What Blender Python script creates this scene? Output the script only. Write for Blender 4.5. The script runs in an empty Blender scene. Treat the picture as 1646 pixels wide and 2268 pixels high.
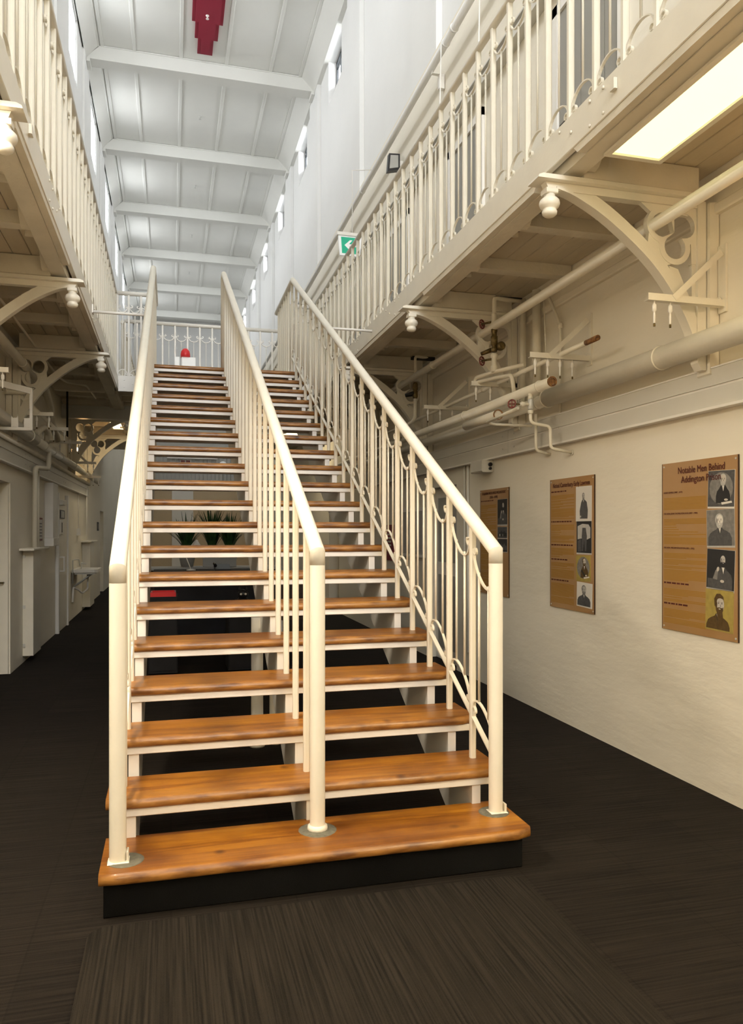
import bpy, math, random
from mathutils import Vector, Matrix
rnd = random.Random(7)
PI = math.pi
sc = bpy.context.scene
COL = sc.collection

# ------------------------------------------------------------------ camera
F_PX, YAW, V0, CAMH = 1677.0, 0.2588, 1176.4, 1.51
cam_d = bpy.data.cameras.new('camera')
cam = bpy.data.objects.new('camera', cam_d)
COL.objects.link(cam)
cam_d.sensor_fit = 'VERTICAL'
cam_d.sensor_height = 24.0
cam_d.sensor_width = 24.0
cam_d.lens = F_PX / 2268.0 * 24.0
cam_d.shift_y = (V0 - 1134.0) / 2268.0
cam.location = (0, 0, CAMH)
cam.rotation_euler = (PI / 2, 0, -YAW)
cam_d.clip_end = 200
cam_d.clip_start = 0.05
sc.camera = cam

# ------------------------------------------------------------------ world / exposure
W = bpy.data.worlds.new('sky')
sc.world = W
W.use_nodes = True
bg = W.node_tree.nodes['Background']
bg.inputs[0].default_value = (0.86, 0.93, 1.0, 1)
bg.inputs[1].default_value = 3.0
sc.view_settings.view_transform = 'Standard'
sc.view_settings.look = 'None'
sc.view_settings.exposure = 0.0
sc.view_settings.gamma = 1.0
sc.view_settings.use_curve_mapping = False
cy = sc.cycles
cy.use_denoising = True
cy.max_bounces = 7
cy.diffuse_bounces = 5
cy.glossy_bounces = 3
cy.transmission_bounces = 3
cy.transparent_max_bounces = 8
cy.sample_clamp_indirect = 6.0
cy.caustics_reflective = False
cy.caustics_refractive = False

WINDOW_W = 215.0
GABLE_W = 1050.0      # unseen gable window, added behind the camera to light the upper railings      # daylight behind each high window
EXTRA_PANEL_W = 75.0
LEFT_PANEL_W = 125.0
PANEL_W = 98.0       # each fluorescent panel
LAMP_W = 30.0        # warm lamps


def area(name, loc, rot, sx, sy, energy, color):
    d = bpy.data.lights.new(name, 'AREA')
    d.shape = 'RECTANGLE'
    d.size, d.size_y = sx, sy
    d.energy = energy
    d.color = color
    o = bpy.data.objects.new(name, d)
    COL.objects.link(o)
    o.location = loc
    o.rotation_euler = rot
    return o


BEAMS = [16.28 + 3.72 * k for k in range(-6, 6)]
BAYS = [b - 1.86 for b in BEAMS] + [BEAMS[-1] + 1.86]
for yb in BAYS:
    if yb < -5 or yb > 36:
        continue
    area('daylight', (4.25, yb, 10.95), (0, PI / 2 - 0.2, 0), 1.1, 1.6, WINDOW_W, (0.97, 0.985, 1.0))
    area('daylight', (-2.75, yb, 10.7), (0, -PI / 2 + 0.2, 0), 1.4, 1.6, WINDOW_W, (0.97, 0.985, 1.0))

area('daylight', (.68, -6.5, 7.9), (PI / 2, 0, 0), 3.2, 4.0, GABLE_W, (0.97, 0.985, 1.0))  # light source of the added gable window

# ------------------------------------------------------------------ materials
MATS = {}


def mat(name, color, rough=0.5, metal=0.0, noise=0.0, nscale=6.0, bump=0.0, bscale=40.0, coat=0.0,
        emit=None, estr=0.0, c2=None, stretch=(1, 1, 1), rand=0.0, spec=0.5):
    m = bpy.data.materials.new(name)
    m.use_nodes = True
    nt = m.node_tree
    p = nt.nodes['Principled BSDF']
    p.inputs['Base Color'].default_value = (*color, 1)
    p.inputs['Roughness'].default_value = rough
    p.inputs['Metallic'].default_value = metal
    p.inputs['Coat Weight'].default_value = coat
    p.inputs['Specular IOR Level'].default_value = spec
    geo = nt.nodes.new('ShaderNodeNewGeometry')
    mp = nt.nodes.new('ShaderNodeMapping')
    mp.inputs['Scale'].default_value = stretch
    nt.links.new(geo.outputs['Position'], mp.inputs['Vector'])
    if noise > 0 or c2 is not None:
        n = nt.nodes.new('ShaderNodeTexNoise')
        n.inputs['Scale'].default_value = nscale
        n.inputs['Detail'].default_value = 5
        nt.links.new(mp.outputs[0], n.inputs['Vector'])
        r = nt.nodes.new('ShaderNodeValToRGB')
        b = c2 if c2 is not None else tuple(max(0, c * (1 - noise)) for c in color)
        r.color_ramp.elements[0].position = 0.32
        r.color_ramp.elements[1].position = 0.68
        r.color_ramp.elements[0].color = (*b, 1)
        r.color_ramp.elements[1].color = (*color, 1)
        nt.links.new(n.outputs['Fac'], r.inputs['Fac'])
        out = r.outputs['Color']
        if rand > 0:
            oi = nt.nodes.new('ShaderNodeObjectInfo')
            hs = nt.nodes.new('ShaderNodeHueSaturation')
            mr = nt.nodes.new('ShaderNodeMapRange')
            mr.inputs['To Min'].default_value = 1 - rand
            mr.inputs['To Max'].default_value = 1 + rand * 0.6
            nt.links.new(oi.outputs['Random'], mr.inputs['Value'])
            nt.links.new(mr.outputs[0], hs.inputs['Value'])
            nt.links.new(out, hs.inputs['Color'])
            out = hs.outputs['Color']
        nt.links.new(out, p.inputs['Base Color'])
    if bump > 0:
        n2 = nt.nodes.new('ShaderNodeTexNoise')
        n2.inputs['Scale'].default_value = bscale
        n2.inputs['Detail'].default_value = 6
        nt.links.new(mp.outputs[0], n2.inputs['Vector'])
        bp = nt.nodes.new('ShaderNodeBump')
        bp.inputs['Strength'].default_value = bump
        bp.inputs['Distance'].default_value = 0.02
        nt.links.new(n2.outputs['Fac'], bp.inputs['Height'])
        nt.links.new(bp.outputs[0], p.inputs['Normal'])
    if emit:
        p.inputs['Emission Color'].default_value = (*emit, 1)
        p.inputs['Emission Strength'].default_value = estr
    MATS[name] = m
    return m


WALL = mat('plaster_paint', (0.87, 0.815, 0.70), 0.55, noise=0.05, nscale=1.3, bump=0.32, bscale=6.0, stretch=(1, .5, 1.6))
UPWALL = mat('upper_wall_paint', (0.84, 0.84, 0.83), 0.6, noise=0.03, nscale=1.2, bump=0.15, bscale=10)
CEIL = mat('ceiling_paint', (0.78, 0.78, 0.745), 0.65, noise=0.03, nscale=1.5)
IRON = mat('cream_gloss_paint', (0.83, 0.785, 0.68), 0.32, noise=0.04, nscale=9, bump=0.06, bscale=60)
WHITE = mat('white_gloss_paint', (0.86, 0.835, 0.79), 0.35, noise=0.03, nscale=10)
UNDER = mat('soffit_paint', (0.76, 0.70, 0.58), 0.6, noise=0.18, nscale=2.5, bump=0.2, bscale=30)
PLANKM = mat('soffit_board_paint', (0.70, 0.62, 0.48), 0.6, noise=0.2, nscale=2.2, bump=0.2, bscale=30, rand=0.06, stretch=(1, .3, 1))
PIPE = mat('pipe_paint', (0.80, 0.75, 0.63), 0.42, noise=0.08, nscale=5, bump=0.12, bscale=30)
TRUNK = mat('trunking_grey', (0.66, 0.64, 0.58), 0.45, noise=0.04, nscale=3)
STEEL = mat('galvanised_steel', (0.68, 0.68, 0.65), 0.4, 0.25, noise=0.15, nscale=3)
BRASS = mat('tarnished_brass', (0.20, 0.14, 0.05), 0.45, 0.6, noise=0.6, nscale=50)
RUST = mat('rusty_pipe_end', (0.35, 0.17, 0.05), 0.7, c2=(0.10, 0.04, 0.02), nscale=60)
DARK = mat('dark_recess', (0.02, 0.018, 0.015), 0.8)
REDW = mat('red_valve_paint', (0.25, 0.03, 0.03), 0.5, c2=(0.10, 0.03, 0.02), nscale=60)
CRIMSON = mat('crimson_paint', (0.26, 0.012, 0.035), 0.55)
REDP = mat('bright_red_plastic', (0.75, 0.03, 0.04), 0.3)
BLACK = mat('black_plastic', (0.012, 0.012, 0.014), 0.35)
BLACKF = mat('black_cloth', (0.010, 0.010, 0.013), 0.8, noise=0.5, nscale=4)
GREEN = mat('exit_green', (0.0, 0.33, 0.19), 0.4, emit=(0.0, 0.33, 0.19), estr=0.35)
SIGNW = mat('sign_white', (0.85, 0.86, 0.86), 0.4, emit=(0.9, 0.92, 0.92), estr=0.15)
PAPER = mat('paper_white', (0.75, 0.73, 0.68), 0.7)
INK = mat('brown_ink', (0.085, 0.012, 0.008), 0.7)
BODYINK = mat('ochre_ink', (0.36, 0.185, 0.022), 0.7)
POST = mat('poster_tan', (0.41, 0.25, 0.125), 0.5, c2=(0.36, 0.20, 0.075), nscale=2.2)
POSTEDGE = mat('poster_edge', (0.12, 0.06, 0.03), 0.6)
LEAF = mat('leaf_green', (0.035, 0.10, 0.02), 0.45, c2=(0.01, 0.035, 0.012), nscale=12)
GREY = mat('grey_panel', (0.40, 0.40, 0.38), 0.5, noise=0.06, nscale=2)
BEIGE = mat('beige_partition', (0.55, 0.43, 0.27), 0.6, noise=0.05)
CHAIRM = mat('brown_fabric', (0.07, 0.045, 0.035), 0.9, noise=0.4, nscale=40)
CEMENT = mat('cement_patch', (0.16, 0.15, 0.11), 0.8, noise=0.4, nscale=50)
LAMPG = mat('lamp_diffuser', (0.9, 0.9, 0.7), 0.5, emit=(1.0, 0.97, 0.60), estr=2.3)
LAMPN = mat('lamp_diffuser_near', (0.9, 0.9, 0.7), 0.5, emit=(1.0, 0.985, 0.50), estr=1.5)
LAMPG2 = mat('lamp_warm_diffuser', (0.9, 0.8, 0.6), 0.5, emit=(1.0, 0.93, 0.72), estr=2.5)
PH_BLACK = mat('photo_black', (0.02, 0.02, 0.022), 0.6)
PH_DARK = mat('photo_dark_grey', (0.09, 0.09, 0.095), 0.6, noise=0.3, nscale=60)
PH_MID = mat('photo_mid_grey', (0.24, 0.23, 0.22), 0.6, noise=0.3, nscale=50)
PH_LIGHT = mat('photo_light_grey', (0.50, 0.49, 0.47), 0.6, noise=0.1, nscale=50)
PH_WHITE = mat('photo_white', (0.72, 0.69, 0.64), 0.6)
PH_SEPIA = mat('photo_sepia', (0.42, 0.32, 0.08), 0.6, noise=0.2, nscale=30)
PH_SEPIAD = mat('photo_sepia_dark', (0.11, 0.065, 0.02), 0.6, noise=0.3, nscale=60)
PH_SKIN = mat('photo_skin_grey', (0.55, 0.51, 0.46), 0.6)


def glass_mat():
    m = bpy.data.materials.new('window_glass')
    m.use_nodes = True
    nt = m.node_tree
    nt.nodes.clear()
    o = nt.nodes.new('ShaderNodeOutputMaterial')
    mx = nt.nodes.new('ShaderNodeMixShader')
    mx.inputs[0].default_value = 0.07
    t = nt.nodes.new('ShaderNodeBsdfTransparent')
    g = nt.nodes.new('ShaderNodeBsdfGlossy')
    g.inputs['Roughness'].default_value = 0.02
    nt.links.new(t.outputs[0], mx.inputs[1])
    nt.links.new(g.outputs[0], mx.inputs[2])
    nt.links.new(mx.outputs[0], o.inputs[0])
    return m


GLASS = glass_mat()


def wood_mat():
    m = bpy.data.materials.new('varnished_pine')
    m.use_nodes = True
    nt = m.node_tree
    N, L = nt.nodes.new, nt.links.new
    p = nt.nodes['Principled BSDF']
    geo = N('ShaderNodeNewGeometry')
    oi = N('ShaderNodeObjectInfo')
    add = N('ShaderNodeVectorMath'); add.operation = 'ADD'
    mul = N('ShaderNodeVectorMath'); mul.operation = 'SCALE'
    mul.inputs['Scale'].default_value = 37.0
    comb = N('ShaderNodeCombineXYZ')
    L(oi.outputs['Random'], comb.inputs[0]); L(oi.outputs['Random'], comb.inputs[1])
    L(comb.outputs[0], mul.inputs[0])
    L(geo.outputs['Position'], add.inputs[0]); L(mul.outputs[0], add.inputs[1])
    mp = N('ShaderNodeMapping'); mp.inputs['Scale'].default_value = (0.9, 13.0, 13.0)
    L(add.outputs[0], mp.inputs['Vector'])
    n1 = N('ShaderNodeTexNoise'); n1.inputs['Scale'].default_value = 1.6; n1.inputs['Detail'].default_value = 7
    n1.inputs['Distortion'].default_value = 0.8
    L(mp.outputs[0], n1.inputs['Vector'])
    r1 = N('ShaderNodeValToRGB')
    e = r1.color_ramp.elements
    e[0].position = 0.30; e[0].color = (0.20, 0.064, 0.005, 1)
    e[1].position = 0.72; e[1].color = (0.42, 0.178, 0.014, 1)
    el = e.new(0.5); el.color = (0.33, 0.122, 0.009, 1)
    L(n1.outputs['Fac'], r1.inputs['Fac'])
    # broad worn, darker patches
    n2 = N('ShaderNodeTexNoise'); n2.inputs['Scale'].default_value = 3.0; n2.inputs['Detail'].default_value = 6
    L(add.outputs[0], n2.inputs['Vector'])
    r2 = N('ShaderNodeValToRGB')
    r2.color_ramp.elements[0].position = 0.34; r2.color_ramp.elements[0].color = (0.55, 0.47, 0.40, 1)
    r2.color_ramp.elements[1].position = 0.60; r2.color_ramp.elements[1].color = (1, 1, 1, 1)
    L(n2.outputs['Fac'], r2.inputs['Fac'])
    mx = N('ShaderNodeMixRGB'); mx.blend_type = 'MULTIPLY'; mx.inputs[0].default_value = 1
    L(r1.outputs[0], mx.inputs[1]); L(r2.outputs[0], mx.inputs[2])
    # bare worn nosing: faces whose normal looks to -Y
    sep = N('ShaderNodeSeparateXYZ'); L(geo.outputs['Normal'], sep.inputs[0])
    mr = N('ShaderNodeMapRange'); mr.inputs['From Min'].default_value = -0.25; mr.inputs['From Max'].default_value = -0.8
    L(sep.outputs[1], mr.inputs['Value'])
    n3 = N('ShaderNodeTexNoise'); n3.inputs['Scale'].default_value = 16; n3.inputs['Detail'].default_value = 8
    mp3 = N('ShaderNodeMapping'); mp3.inputs['Scale'].default_value = (0.5, 2, 2)
    L(add.outputs[0], mp3.inputs['Vector']); L(mp3.outputs[0], n3.inputs['Vector'])
    r3 = N('ShaderNodeValToRGB')
    r3.color_ramp.elements[0].position = 0.35; r3.color_ramp.elements[0].color = (0.085, 0.03, 0.008, 1)
    r3.color_ramp.elements[1].position = 0.62; r3.color_ramp.elements[1].color = (0.38, 0.18, 0.045, 1)
    L(n3.outputs['Fac'], r3.inputs['Fac'])
    m2 = N('ShaderNodeMixRGB'); m2.inputs[2].default_value = (0, 0, 0, 1)
    mf = N('ShaderNodeMath'); mf.operation = 'MULTIPLY'; mf.inputs[1].default_value = 0.7
    L(mr.outputs[0], mf.inputs[0]); L(mf.outputs[0], m2.inputs[0])
    L(mx.outputs[0], m2.inputs[1]); L(r3.outputs[0], m2.inputs[2])
    # knots
    v = N('ShaderNodeTexVoronoi'); v.inputs['Scale'].default_value = 3.3
    L(add.outputs[0], v.inputs['Vector'])
    rk = N('ShaderNodeValToRGB')
    rk.color_ramp.elements[0].position = 0.02; rk.color_ramp.elements[0].color = (0.22, 0.15, 0.1, 1)
    rk.color_ramp.elements[1].position = 0.10; rk.color_ramp.elements[1].color = (1, 1, 1, 1)
    L(v.outputs['Distance'], rk.inputs['Fac'])
    m3 = N('ShaderNodeMixRGB'); m3.blend_type = 'MULTIPLY'; m3.inputs[0].default_value = 0.8
    L(m2.outputs[0], m3.inputs[1]); L(rk.outputs[0], m3.inputs[2])
    L(m3.outputs[0], p.inputs['Base Color'])
    p.inputs['Roughness'].default_value = 0.4
    p.inputs['Coat Weight'].default_value = 0.15
    p.inputs['Coat Roughness'].default_value = 0.12
    bp = N('ShaderNodeBump'); bp.inputs['Strength'].default_value = 0.25; bp.inputs['Distance'].default_value = 0.008
    L(n3.outputs['Fac'], bp.inputs['Height']); L(bp.outputs[0], p.inputs['Normal'])
    return m


WOOD = wood_mat()


def carpet_mat(name, base, dark, axis, scale, tiles):
    """ribbed carpet: ribs run along one axis; faint seams of the half-metre tiles"""
    m = bpy.data.materials.new(name)
    m.use_nodes = True
    nt = m.node_tree
    N, L = nt.nodes.new, nt.links.new
    p = nt.nodes['Principled BSDF']
    geo = N('ShaderNodeNewGeometry')
    mp = N('ShaderNodeMapping')
    mp.inputs['Scale'].default_value = (1.2, scale, 1) if axis == 'x' else (scale, 1.2, 1)
    L(geo.outputs['Position'], mp.inputs['Vector'])
    n = N('ShaderNodeTexNoise'); n.inputs['Scale'].default_value = 1.5; n.inputs['Detail'].default_value = 4
    L(mp.outputs[0], n.inputs['Vector'])
    n2 = N('ShaderNodeTexNoise'); n2.inputs['Scale'].default_value = 350; n2.inputs['Detail'].default_value = 2
    L(geo.outputs['Position'], n2.inputs['Vector'])
    av = N('ShaderNodeMath'); av.operation = 'MULTIPLY_ADD'; av.inputs[1].default_value = 0.35
    L(n2.outputs['Fac'], av.inputs[0]); L(n.outputs['Fac'], av.inputs[2])
    r = N('ShaderNodeValToRGB')
    r.color_ramp.elements[0].position = 0.52; r.color_ramp.elements[0].color = (*dark, 1)
    r.color_ramp.elements[1].position = 0.82; r.color_ramp.elements[1].color = (*base, 1)
    L(av.outputs[0], r.inputs['Fac'])
    col = r.outputs[0]
    if tiles:
        n3 = N('ShaderNodeTexBrick')
        n3.inputs['Scale'].default_value = 1.0
        n3.inputs['Brick Width'].default_value = 0.5; n3.inputs['Row Height'].default_value = 0.5
        n3.inputs['Mortar Size'].default_value = 0.0035
        n3.inputs['Color1'].default_value = (1, 1, 1, 1); n3.inputs['Color2'].default_value = (0.72, 0.72, 0.74, 1)
        n3.inputs['Mortar'].default_value = (0.45, 0.45, 0.45, 1)
        rm = N('ShaderNodeMapping'); rm.inputs['Rotation'].default_value = (0, 0, PI / 2)
        L(geo.outputs['Position'], rm.inputs['Vector']); L(rm.outputs[0], n3.inputs['Vector'])
        mx = N('ShaderNodeMixRGB'); mx.blend_type = 'MULTIPLY'; mx.inputs[0].default_value = 0.6
        L(col, mx.inputs[1]); L(n3.outputs['Color'], mx.inputs[2])
        col = mx.outputs[0]
    L(col, p.inputs['Base Color'])
    p.inputs['Roughness'].default_value = 0.95
    p.inputs['Specular IOR Level'].default_value = 0.15
    bp = N('ShaderNodeBump'); bp.inputs['Strength'].default_value = 0.6; bp.inputs['Distance'].default_value = 0.006
    L(av.outputs[0], bp.inputs['Height']); L(bp.outputs[0], p.inputs['Normal'])
    return m


CARPET = carpet_mat('carpet_tiles', (0.021, 0.016, 0.012), (0.008, 0.006, 0.005), 'x', 55, True)
MATM = carpet_mat('ribbed_mat', (0.025, 0.020, 0.015), (0.0075, 0.006, 0.0045), 'y', 75, False)
PLINTH = carpet_mat('plinth_carpet', (0.006, 0.006, 0.006), (0.002, 0.002, 0.002), 'x', 50, False)

# ------------------------------------------------------------------ mesh builder
ORG = {}


class MB:
    def __init__(s):
        s.v, s.f, s.sm = [], [], []

    def face(s, idx, smooth=False):
        s.f.append(idx); s.sm.append(smooth)

    def box(s, x0, x1, y0, y1, z0, z1):
        b = len(s.v)
        s.v += [(x0, y0, z0), (x1, y0, z0), (x1, y1, z0), (x0, y1, z0), (x0, y0, z1), (x1, y0, z1), (x1, y1, z1), (x0, y1, z1)]
        for q in ((0, 3, 2, 1), (4, 5, 6, 7), (0, 1, 5, 4), (1, 2, 6, 5), (2, 3, 7, 6), (3, 0, 4, 7)):
            s.face(tuple(b + i for i in q))
        return s

    def bbox(s, x0, x1, y0, y1, z0, z1, r=0.006):
        """box with chamfered long edges (chamfer on every edge along the longest side)"""
        d = (abs(x1 - x0), abs(y1 - y0), abs(z1 - z0))
        ax = d.index(max(d))
        lo, hi = (x0, y0, z0), (x1, y1, z1)
        a, b_ = [i for i in range(3) if i != ax]
        P = [(lo[a] + r, lo[b_]), (hi[a] - r, lo[b_]), (hi[a], lo[b_] + r), (hi[a], hi[b_] - r), (hi[a] - r, hi[b_]), (lo[a] + r, hi[b_]), (lo[a], hi[b_] - r), (lo[a], lo[b_] + r)]

        def mk(p, t):
            v = [0, 0, 0]
            v[a], v[b_], v[ax] = p[0], p[1], t
            return tuple(v)
        base = len(s.v)
        s.v += [mk(p, lo[ax]) for p in P] + [mk(p, hi[ax]) for p in P]
        for i in range(8):
            j = (i + 1) % 8
            s.face((base + i, base + j, base + 8 + j, base + 8 + i))
        s.face(tuple(base + 7 - i for i in range(8)))
        s.face(tuple(base + 8 + i for i in range(8)))
        return s

    def prism(s, poly, axis, a0, a1, smooth=False):
        """poly of 2-D points extruded along axis ('x','y','z')"""
        n = len(poly)
        b = len(s.v)

        def mk(p, t):
            return {'x': (t, p[0], p[1]), 'y': (p[0], t, p[1]), 'z': (p[0], p[1], t)}[axis]
        s.v += [mk(p, a0) for p in poly] + [mk(p, a1) for p in poly]
        for i in range(n):
            j = (i + 1) % n
            s.face((b + i, b + j, b + n + j, b + n + i), smooth)
        s.face(tuple(b + n - 1 - i for i in range(n)))
        s.face(tuple(b + n + i for i in range(n)))
        return s

    def ring(s, outer, inner, axis, a0, a1):
        n = len(outer)
        b = len(s.v)

        def mk(p, t):
            return {'x': (t, p[0], p[1]), 'y': (p[0], t, p[1]), 'z': (p[0], p[1], t)}[axis]
        for t in (a0, a1):
            s.v += [mk(p, t) for p in outer] + [mk(p, t) for p in inner]
        for i in range(n):
            j = (i + 1) % n
            o0, o1, i0, i1 = b + i, b + j, b + n + i, b + n + j
            O0, O1, I0, I1 = o0 + 2 * n, o1 + 2 * n, i0 + 2 * n, i1 + 2 * n
            s.face((o0, o1, i1, i0)); s.face((O0, I0, I1, O1))
            s.face((o0, O0, O1, o1)); s.face((i0, i1, I1, I0))
        return s

    def tube(s, pts, r, n=10, cap=True, smooth=True, sx=1.0, flat=None):
        """tube through pts; r number or list; flat=(ref vector, half width, half thickness) gives a flat bar"""
        pts = [Vector(p) for p in pts]
        k = len(pts)
        rs = r if isinstance(r, (list, tuple)) else [r] * k
        b = len(s.v)
        prev = None
        splits = []
        for i, p in enumerate(pts):
            if i == 0:
                t = pts[1] - p
            elif i == k - 1:
                t = p - pts[i - 1]
            else:
                t = (pts[i + 1] - p).normalized() + (p - pts[i - 1]).normalized()
            t.normalize()
            if flat:
                u = Vector(flat[0]).normalized()
                w = t.cross(u).normalized()
                hw, ht = flat[1], flat[2]
                for (a, c) in ((1, 1), (-1, 1), (-1, -1), (1, -1)):
                    s.v.append(tuple(p + u * (a * hw) + w * (c * ht)))
                continue
            if prev is None:
                ref = Vector((0, 0, 1)) if abs(t.z) < 0.9 else Vector((0, 1, 0))
                u = t.cross(ref).normalized()
            else:
                u = prev - t * prev.dot(t)
                if u.length < 1e-4:
                    u = t.orthogonal()
                u.normalize()
            prev = u.copy()
            w = t.cross(u)
            # mitre: stretch in the plane of the bend
            m = 1.0
            bend = None
            if 0 < i < k - 1:
                d0 = (p - pts[i - 1]).normalized(); d1 = (pts[i + 1] - p).normalized()
                cs = max(-1, min(1, d0.dot(d1)))
                h = math.cos(math.acos(cs) / 2)
                if h > 0.3:
                    m = 1 / h
                bend = (d1 - d0)
                bend = bend.normalized() if bend.length > 1e-5 else None
            ring = []
            for j in range(n):
                a = 2 * PI * (j + 0.5) / n
                d = u * math.cos(a) * rs[i] * sx + w * math.sin(a) * rs[i]
                if bend is not None:
                    d = d + bend * (d.dot(bend) * (m - 1))
                ring.append(tuple(p + d))
            s.v += ring
            if bend is not None and m > 1.025:      # sharp bend: the ring twice, so each leg shades on its own
                s.v += ring
                splits.append(i)
        nn = 4 if flat else n
        row = 0
        for i in range(k - 1):
            if i in splits:
                row += 1
            for j in range(nn):
                a, c = b + row * nn + j, b + row * nn + (j + 1) % nn
                s.face((a, c, c + nn, a + nn), smooth and not flat)
            row += 1
        if cap:
            s.face(tuple(b + nn - 1 - j for j in range(nn)))
            s.face(tuple(b + row * nn + j for j in range(nn)))
        return s

    def lathe(s, prof, c, n=16, axis='z'):
        """prof: list of (r, h)"""
        b = len(s.v)
        for (r, h) in prof:
            for j in range(n):
                a = 2 * PI * j / n
                x, y = r * math.cos(a), r * math.sin(a)
                s.v.append({'z': (c[0] + x, c[1] + y, c[2] + h), 'y': (c[0] + x, c[1] + h, c[2] + y), 'x': (c[0] + h, c[1] + x, c[2] + y)}[axis])
        k = len(prof)
        for i in range(k - 1):
            for j in range(n):
                a, d = b + i * n + j, b + i * n + (j + 1) % n
                s.face((a, d, d + n, a + n), True)
        s.face(tuple(b + n - 1 - j for j in range(n)))
        s.face(tuple(b + (k - 1) * n + j for j in range(n)))
        return s

    def mesh(s, name, m, org=(0, 0, 0)):
        me = bpy.data.meshes.new(name)
        me.from_pydata([(x - org[0], y - org[1], z - org[2]) for x, y, z in s.v], [], s.f)
        me.polygons.foreach_set('use_smooth', s.sm)
        me.update()
        import bmesh
        bm = bmesh.new(); bm.from_mesh(me)
        bmesh.ops.recalc_face_normals(bm, faces=bm.faces)
        bm.to_mesh(me); bm.free()
        if isinstance(m, (list, tuple)):
            for q in m:
                me.materials.append(q)
        else:
            me.materials.append(m)
        return me

    def build(s, name, m, parent=None, org=None):
        base = ORG[parent.name] if parent is not None else Vector((0, 0, 0))
        o_w = Vector(org) if org is not None else base
        o = bpy.data.objects.new(name, s.mesh(name, m, o_w))
        COL.objects.link(o)
        o.location = o_w - base
        if parent is not None:
            o.parent = parent
        ORG[o.name] = o_w
        return o


def thing(name, loc, label, cat, group=None):
    o = bpy.data.objects.new(name, None)
    COL.objects.link(o)
    o.location = loc
    o.empty_display_size = 0.1
    ORG[o.name] = Vector(loc)
    o['label'] = label; o['category'] = cat
    if group:
        o['group'] = group
    return o


def tag(o, label, cat, group=None):
    o['label'] = label; o['category'] = cat
    if group:
        o['group'] = group
    return o


def struct(o):
    o['kind'] = 'structure'
    return o


def inst(src, parent, loc, name=None):
    o = src.copy()
    if name:
        o.name = name
    COL.objects.link(o)
    o.parent = parent
    o.location = Vector(loc) - ORG[parent.name]
    ORG[o.name] = Vector(loc)
    return o


def arc(cx, cy, r, a0, a1, n):
    return [(cx + r * math.cos(a0 + (a1 - a0) * i / n), cy + r * math.sin(a0 + (a1 - a0) * i / n)) for i in range(n + 1)]


def smooth_path(P, k=6):
    """Catmull-Rom through P"""
    P = [Vector(p) for p in P]
    Q = [P[0]] + P + [P[-1]]
    out = []
    for i in range(1, len(Q) - 2):
        for j in range(k):
            t = j / k
            a, b, c, d = Q[i - 1], Q[i], Q[i + 1], Q[i + 2]
            out.append(0.5 * ((2 * b) + (c - a) * t + (2 * a - 5 * b + 4 * c - d) * t * t + (3 * b - a - 3 * c + d) * t ** 3))
    out.append(P[-1])
    return out


def rounded(P, r=0.05, k=4):
    """polyline with rounded corners"""
    P = [Vector(p) for p in P]
    out = [P[0]]
    for i in range(1, len(P) - 1):
        a, b, c = P[i - 1], P[i], P[i + 1]
        d0, d1 = (a - b), (c - b)
        q = min(r, d0.length * .45, d1.length * .45)
        s0, s1 = b + d0.normalized() * q, b + d1.normalized() * q
        for j in range(k + 1):
            t = j / k
            out.append(s0 * (1 - t) ** 2 + b * 2 * t * (1 - t) + s1 * t * t)
    out.append(P[-1])
    return out


# ================================================================== setting
XR, XL = 3.0, -1.645
Y0, Y1 = -6.0, 36.4
fl = MB().box(XL - 0.6, XR + 0.6, Y0, Y1, -0.1, 0.0).build('floor', CARPET)
struct(fl)

ZL = 7.15     # ledge where the thick lower wall stops
ZT = 11.02    # top of the walls


def wall(name, side, xf, doors):
    """side +1 right, -1 left; xf face; doors: list of (y0, y1, ztop, depth)"""
    mb = MB()
    xb = xf + side * 0.6
    y = Y0
    for (a, b, zt, dep) in sorted(doors):
        mb.box(min(xf, xb), max(xf, xb), y, a, 0, ZL)
        mb.box(min(xf, xb), max(xf, xb), a, b, zt, ZL)
        mb.box(min(xf + side * dep, xb), max(xf + side * dep, xb), a, b, 0, zt)
        y = b
    mb.box(min(xf, xb), max(xf, xb), y, Y1, 0, ZL)
    w = struct(mb.build(name, WALL))
    return w


def upper_wall(name, side, xf, rec, glass_x, zs_wall, zs_glass):
    mb = MB()
    xw = xf + side * rec
    xb = xf + side * 0.6
    A, B = min(xw, xb), max(xw, xb)
    ys = [yb for yb in BAYS if Y0 + 1 < yb < Y1 - 1]
    y = Y0
    for yb in ys:
        a, b = yb - 0.60, yb + 0.60
        mb.box(A, B, y, a, ZL, ZT + 0.3)
        mb.box(A, B, a, b, ZL, zs_wall)
        # sloping sill
        xg = glass_x
        mb.prism([(xw, zs_wall), (xb, zs_wall), (xb, zs_glass), (xg, zs_glass)], 'y', a, b)
        mb.box(A, B, a, b, ZT - 0.02, ZT + 0.3)
        y = b
    mb.box(A, B, y, Y1, ZL, ZT + 0.3)
    w = struct(mb.build(name, UPWALL))
    # pilasters stand flush with the lower wall
    for yb in BEAMS:
        if yb < Y0 + 1:
            continue
        m = MB().box(min(xf, xw - side * 0.002), max(xf, xw - side * 0.002), yb - 0.46, yb + 0.46, ZL, ZT)
        m.build('pilaster', UPWALL, w)
    return w, ys


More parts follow.
